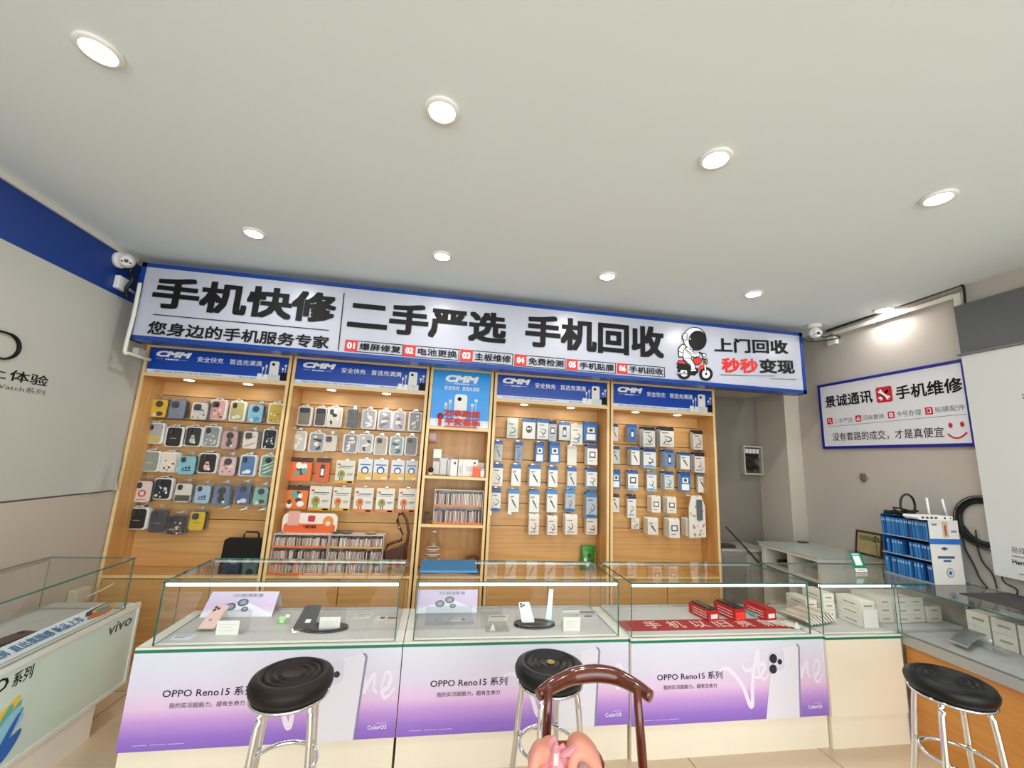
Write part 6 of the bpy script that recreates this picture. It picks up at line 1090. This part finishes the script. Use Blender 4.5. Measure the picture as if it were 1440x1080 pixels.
t = thing('phone', 'grey phone lying tilted on a clear wedge in the oak counter', 'phone', sum(c, Vector())/4); o, n = slab([c[0]+Vector((0, 0, .02)), c[1]+Vector((0, 0, .02)), c[2], c[3]], .009, 'body', [col('#767C80'), CHROME], t, side=1)
MB().lathe([(.012, 0), (.01, .003)], c[1].lerp(c[0], .35)*.85+c[2]*.15+Vector((0, 0, .018)), 12, ax=n).build('camera_lens', col('#C9CDD0'), t)
g = (c[0]+c[1]+c[2]+c[3])/4; MB().prism([(-.05, 0), (.05, 0), (.05, .028), (-.05, .022)], (g.x-.03, g.y, RF+.0006), (0, 1, 0), (0, 0, 1), (.06, 0, 0)).build('clear_wedge', CLEAR, None, 'clear wedge under the grey phone in the oak counter', 'stand')
p = W(1395, 915, z=RF); t = thing('acrylic_stand', 'empty clear acrylic stand in the oak counter before the grey phone', 'stand', p); MB().box(p.x-.03, p.x+.05, p.y-.08, p.y+.06, RF+.0006, RF+.004).build('plate', CLEAR, t); MB().box(p.x-.028, p.x-.024, p.y-.06, p.y+.04, RF+.0045, RF+.05).build('rest', CLEAR, t); MB().ball((p.x, p.y, RF+.05), .008, 8).build('ball', col('#E6ECEC'), t)
# ---------------------------------------------------------------- left wall covering, vivo counter contents
t = thing('wall_banner', 'large pale grey fabric banner with dark lettering covering the wall under the blue band', 'banner', (XL+.008, 1, 1.17))
BN = mat('banner_fabric', '#B9BAB2', .75, noise=.02, nscale=5)
ye = W(200, 503, x=XL+.012).y
q = MB(); ny, nz = 60, 16; y0_, y1_, z0_, z1_ = -2.4, ye, 1.172, 2.5; vs = []
for j in range(nz+1):
    for i in range(ny+1):
        u, v = i/ny, j/nz; y_ = y0_+(y1_-y0_)*(1-(1-u)**1.6); z_ = z0_+(z1_-z0_)*v
        d = math.hypot((y_-y1_+.02)/.34, (z_-z0_-.02)/.3); wr = max(0, 1-d)
        ang = math.atan2(z_-z0_+.03, y1_+.05-y_); vs.append((XL+.008+.016*wr*(1+math.sin(ang*16)), y_, z_))
q.add(vs, [[j*(ny+1)+i, j*(ny+1)+i+1, (j+1)*(ny+1)+i+1, (j+1)*(ny+1)+i] for j in range(nz) for i in range(ny)], 0, True)
bn = q.build('fabric', BN, t)
LW = dict(x=XL+.008)
def lt(s, tl, br, mt, bold=0): 
    a, b = W(*tl, **LW), W(*br, **LW); return text(t, s, (XL+.0095, a.y, b.z), (0, b.y-a.y, 0), (0, 0, a.z-b.z), mt, bold)
lt('体验', (15.5, 519), (65.5, 544), INK, .008)
a, b = W(15.5, 519, **LW), W(65.5, 544, **LW); w_ = (b.y-a.y)/2.1; hz = a.z-b.z
text(t, '线上', (XL+.0095, a.y-w_*2.15, b.z), (0, w_*2, 0), (0, 0, hz), INK, .008)
a = W(62, 556, **LW); text(t, 'X系列 | vivo Watch系列', (XL+.0095, a.y-.62, a.z-.005), (0, .62, 0), (0, 0, .035), INKG)
q = MB(); o = W(20, 490, **LW); rO = .068
pts = [(o.y-.06+.075*math.cos(k*math.pi/16) if math.cos(k*math.pi/16) > 0 else o.y-.3+.075*math.cos(k*math.pi/16), o.z+rO*math.sin(k*math.pi/16)) for k in range(32)]
q.tube([(XL+.012, y_, z_) for y_, z_ in pts], .017, 6, closed=True, up=(1, 0, 0), flat=.3); q.build('round_letter', INK, t)
MB().box(XL+.001, XL+.007, -2.4, 3.44, 1.163, 1.171).build('wall_rail', mat('dark_rail', '#5A5048', .6), None, 'thin dark rail along the lower edge of the wall banner', 'rail')
MB().box(XL+.0005, XL+.006, -2.4, 3.44, .0, 1.162).build('lower_wall_panel', mat('lower_wall_paint', '#BDB4A8', .7, noise=.03, nscale=4), None, 'plain grey beige lower wall panel behind the white counter', 'panel')
p = Vector((XL+.04, 3.3, .56)); t = thing('power_strip', 'pale power strip box against the wall behind the white counter', 'power strip', p); MB().box(XL+.008, XL+.06, 3.24, 3.36, .47, .56).build('body', col('#CFC8B8'), t, bevel=.006)
MB().tube([(XL+.07, 3.3, .5), (XL+.12, 3.35, .53), (XL+.16, 3.4, .56)], .004, 6).build('lead', WHITE, t)
# sloped strip poster behind the front glass of the white counter
VF = .6042
a, b = W(0, 935, x=VX-.03), W(182, 846, x=VX-.03)
y0_, y1_ = -.3, 2.76; t = thing('strip_poster', 'long pale strip poster with blue lettering lying along the white counter glass', 'poster', (VX-.06, 1.2, VF))
A0 = Vector((VX-.035, y0_, VF+.004)); U = Vector((0, y1_-y0_, 0)); V = Vector((-.075, 0, .03)); 
sp_, n = slab([A0, A0+U, A0+U+V, A0+V], .002, 'strip', mat('strip_paper', '#DDE3E8', .4), t)
def onS(x_, y_):
    d = CF+CR*((x_-720)/FPX)-CU*((y_-540)/FPX); nn = U.cross(V).normalized(); o = Vector((0, 0, CZ)); k = (A0-o).dot(nn)/d.dot(nn); return o+d*k
for s, xa, xb in (('直屏', 2, 26), ('直出氛围感', 32, 91), ('新品上市', 94, 134)):
    ya_, yb_ = onS(xa, 935-.43*xa).y, onS(xb, 935-.43*xb).y
    text(sp_, s, A0+Vector((0, ya_-y0_, 0))+V*.22+Vector((0, 0, .0012)), (0, yb_-ya_, 0), V*.56, mat('strip_blue_ink', '#3E78A8', .4), .012)
q = MB(); rr = random.Random(4); ya_, yb_ = onS(139, 872).y, 2.74
for k in range(14):
    u = rr.uniform(ya_, yb_); v = rr.uniform(.2, .8); c = A0+Vector((0, u-y0_, 0))+V*v+Vector((0, 0, .0011+.0001*k)); r_ = rr.uniform(.02, .06)
    q.add([c+Vector((0, r_*1.4*math.cos(j*math.pi/5), 0))+V*(r_*4*math.sin(j*math.pi/5)) for j in range(10)], [list(range(10))], k % 4)
q.build('brush_print', [col('#D6A03A'), col('#4A88A8'), col('#C8703A'), col('#4A3A5C')], sp_)
for k, (x_, y_, lb) in enumerate([(-1.85, 2.36, 'dark phone lying flat in the white counter nearest the cabinets'), (-1.95, 2.15, 'dark phone lying flat in the white counter, middle of three'), (-1.82, 1.95, 'dark phone lying flat in the white counter, farthest from the cabinets')]):
    t = thing('phone', lb, 'phone', (x_, y_, VF)); M = Matrix.Translation((x_, y_, VF+.013)) @ Matrix.Rotation(math.radians(15*k-10), 4, 'Z')
    MB(M).prism(rrect(.075, .16, .01), (0, 0, 0), (1, 0, 0), (0, 1, 0), (0, 0, .008)).build('body', col(('#4A3A36', '#6A6E74', '#3C4046')[k]), t)
    MB(M).prism(circ(.012, 12, -.018, .055), (0, 0, .0082), (1, 0, 0), (0, 1, 0), (0, 0, .002)).build('camera_lens', BLACK, t)
    t2 = thing('acrylic_stand', f'clear flat stand under the {("phone nearest the cabinets", "middle dark phone", "farthest dark phone")[k]} in the white counter', 'stand', (x_, y_, VF)); MB(M).box(-.05, .05, -.09, .09, -.0125, -.001).build('block', CLEAR, t2)
# ---------------------------------------------------------------- bar stools
def stool(cx, cy, zt, label, seatm, ang, coin=False):
    t = thing('bar_stool', label, 'stool', (cx, cy, 0), 'round bar stools')
    R0 = .142; th = .062; prof = [(.12, zt-th-.002), (R0-.01, zt-th), (R0, zt-th*.75), (R0+.004, zt-th*.45), (R0-.004, zt-th*.15), (R0-.02, zt-.001), (R0-.034, zt+.001)]
    for k in range(26):
        r_ = R0-.036-k*(R0-.04)/26; prof.append((max(r_, .001), zt-.005+.0046*math.sin((r_-.03)*2*math.pi/.0265) if r_ > .034 else zt-.003-.002*(1-r_/.034)))
    MB().lathe(prof, (cx, cy, 0), 48).build('seat', seatm, t)
    MB().lathe([(.11, zt-th-.014), (R0-.008, zt-th-.014), (R0-.004, zt-th-.008), (R0-.008, zt-th-.003), (.11, zt-th-.003)], (cx, cy, 0), 40, caps=False).build('seat_ring', CHROME, t)
    rt, rb, zr = .11, .19, .4
    for k in range(4):
        a = ang+k*math.pi/2; ca, sa = math.cos(a), math.sin(a)
        pts = [(cx+ca*r_, cy+sa*r_, z_) for r_, z_ in ((rt-.012, zt-th-.012), (rt, zt-th-.03), (rt+.012, zt-th-.09), (rb-.045, .3), (rb-.012, .1), (rb, .018))]
        MB().tube(curve(pts, 4), .0115, 10).build('leg', CHROME, t); MB().lathe([(.014, 0), (.014, .02), (.011, .024)], (cx+ca*rb, cy+sa*rb, .0005), 12).build('rubber_foot', BLACK, t)
    rr_ = rt+.012+(rb-.045-rt-.012)*(zt-th-.09-zr)/(zt-th-.09-.3)-.02
    MB().tube([(cx+rr_*math.cos(j*math.pi/18), cy+rr_*math.sin(j*math.pi/18), zr) for j in range(36)], .008, 8, closed=True).build('foot_ring', CHROME, t)
    if coin: MB().lathe([(.017, zt-.004), (.017, zt+.0005), (.012, zt+.001)], (cx+.003, cy, 0), 20).build('gold_badge', mat('dull_gold', '#A8925A', .45, .5), t)
SB = mat('brown_black_vinyl', '#1C120F', .5, spec=.3); SK = mat('black_vinyl', '#0A0B0E', .42, spec=.35)
stool(-.488, 1.812, .7, 'round stool with a ridged brown-black seat before the first violet poster', SB, .95)
stool(.507, 1.83, .7, 'round stool with a gold badge in its ridged seat, behind the wooden chair', SK, 1.05, True)
stool(2.19, 1.6, .7, 'round stool with a smooth black seat before the oak counter', SK, .35)
# ---------------------------------------------------------------- horn-back chair with a pink bag on its seat
CWD = mat('red_brown_lacquer', '#5E2414', .16, noise=.15, nscale=14, coat=.6)
t = thing('horn_chair', 'red-brown lacquered wooden chair with a curved horn top rail', 'chair', (.545, 1.28, 0))
zr = .8
rp = [W(758, 977, z=zr-.012), W(775, 965, z=zr-.004), W(800, 953, z=zr), W(818, 948.5, z=zr+.004), W(838, 947, z=zr+.005), W(858, 949, z=zr+.004), W(875, 955, z=zr), W(897, 967, z=zr-.004), W(915.5, 980, z=zr-.012)]
MB().tube(curve(rp, 4), [.0185+.0095*math.sin(math.pi*min(1, max(0, i/32))) for i in range(33)], 12, flat=.95).build('top_rail', CWD, t)
sp1, sp2 = W(771, 985, y=1.4), W(897, 985, y=1.37); b1, b2 = W(768, 1045, y=1.41), W(904, 1078, y=1.38)
for s_, b_ in ((sp1, b1), (sp2, b2)):
    d = (b_-s_)/(s_.z-b_.z); z0 = s_; e = s_+d*(s_.z-.44); top = s_-d*.04
    MB().tube([top, s_.lerp(e, .3), s_.lerp(e, .7), e], [.012, .0145, .015, .016], 10).build('spindle', CWD, t)
sx0, sx1, sy0, sy1 = .35, .74, 1.02, 1.43
MB().prism(rrect(sx1-sx0, sy1-sy0, .05, x=(sx0+sx1)/2, y=(sy0+sy1)/2), (0, 0, .415), (1, 0, 0), (0, 1, 0), (0, 0, .03)).build('seat', CWD, t, bevel=.006)
for x_, y_ in ((sx0+.04, sy0+.04), (sx1-.04, sy0+.04), (sx0+.04, sy1-.04), (sx1-.04, sy1-.04)): MB().tube([(x_, y_, .414), (x_+(x_-.545)*.06, y_+(y_-1.22)*.06, .2), (x_+(x_-.545)*.14, y_+(y_-1.22)*.14, .0005)], [.018, .015, .012], 10).build('leg', CWD, t)
PK = mat('peach_leather', '#E59A84', .5, noise=.06, nscale=20); PK2 = mat('rose_fabric', '#DE98A2', .75, noise=.12, nscale=18)
by = 1.24; t = thing('tote_bag', 'peach pink tote bag with broad straps standing on the wooden chair seat', 'bag', (.39, by, .446))
L0, L1 = W(741, 1078, y=by), W(846, 1078, y=by); bw = L1.x-L0.x
q = MB(); n = 20; zz = [(0, .72), (.04, .84), (.12, .95), (.2, .99), (.265, .98)]; vs = []; bx = (L0.x+L1.x)/2+.01
for z_, s_ in zz: vs += [(bx+bw*.5*s_*math.copysign(abs(math.cos(2*math.pi*i/n))**.7, math.cos(2*math.pi*i/n)), by+.02+.075*s_*math.copysign(abs(math.sin(2*math.pi*i/n))**.7, math.sin(2*math.pi*i/n)), .446+z_) for i in range(n)]
q.add(vs, [[k*n+i, k*n+(i+1) % n, (k+1)*n+(i+1) % n, (k+1)*n+i] for k in range(len(zz)-1) for i in range(n)], 0, True); q.f.append(list(range(n))[::-1]); q.mi.append(0); q.sm.append(False)
q.build('bag_body', PK, t)
by2 = lambda x_, y_, yy: W(x_, y_, y=yy)
def strap(pts, wd, th, nm):
    C_ = curve(pts, 6); q = MB(); vs = []; N = len(C_)
    for i, c in enumerate(C_):
        tt = (C_[min(i+1, N-1)]-C_[max(i-1, 0)]).normalized(); s_ = Vector((.25, 1, 0)).normalized(); nn = tt.cross(s_).normalized()
        k = wd[0]+(wd[1]-wd[0])*i/(N-1); vs += [c+s_*k+nn*th, c+s_*k*1.05, c+s_*k-nn*th, c-s_*k-nn*th, c-s_*k*1.05, c-s_*k+nn*th]
    q.add(vs, [[i*6+j, i*6+(j+1) % 6, (i+1)*6+(j+1) % 6, (i+1)*6+j] for i in range(N-1) for j in range(6)], 0, True); q.f += [list(range(6)), [(N-1)*6+j for j in range(6)][::-1]]; q.mi += [0, 0]; q.sm += [False, False]
    return q.build(nm, PK, t)
strap([by2(748, 1082, 1.2), by2(755, 1062, 1.21), by2(764, 1057, 1.22), by2(773, 1052, 1.23), by2(779, 1056, 1.25), by2(782, 1070, 1.27)], (.04, .03), .012, 'strap')
strap([by2(806, 1084, 1.22), by2(803, 1066, 1.22), by2(807, 1053, 1.22), by2(815, 1049, 1.22), by2(825, 1054, 1.22), by2(835, 1066, 1.22), by2(842, 1083, 1.22)], (.045, .04), .011, 'strap')
# crumpled rose cloth with a small label stuffed into the bag, and a sparkly pouch
rr = random.Random(11); c = W(783, 1072, y=1.2); q = MB(); q.ball((0, 0, 0), 1, 26)
for i, v in enumerate(q.v):
    k = 1+.16*math.sin(v.x*6+v.z*3)+.12*math.sin(v.y*9+v.z*7)+.1*math.sin(v.x*13-v.z*11); q.v[i] = Vector((c.x+v.x*.05*k, c.y+.01+v.y*.04*k, c.z-.035+v.z*.072*k))
t2 = thing('crumpled_scarf', 'crumpled rose pink cloth with a small label stuffed in the tote bag', 'cloth', (c.x, c.y, c.z-.1)); q.build('cloth', PK2, t2)
kp = W(797, 1053, y=1.2); MB().prism([(-.02, -.01), (.0, .0), (.022, .012), (.012, -.012)], (kp.x, kp.y, kp.z), (1, 0, 0), (0, 0, 1), (0, -.012, 0)).build('cloth_corner', PK2, t2)
lp = W(782, 1069, y=1.145); MB().box(lp.x-.006, lp.x+.006, lp.y, lp.y+.002, lp.z-.012, lp.z+.014).build('label_tag', col('#D9CFCB'), t2)
p = W(832, 1073, y=1.19); MB().ball((p.x-.006, p.y+.02, p.z-.03), .045, 14, 0, (.8, .5, 1)).build('sparkly_pouch', mat('sparkly_fabric', '#9A7F7C', .5, noise=.7, nscale=420), None, 'sparkly grey pouch tucked into the peach tote bag', 'pouch')
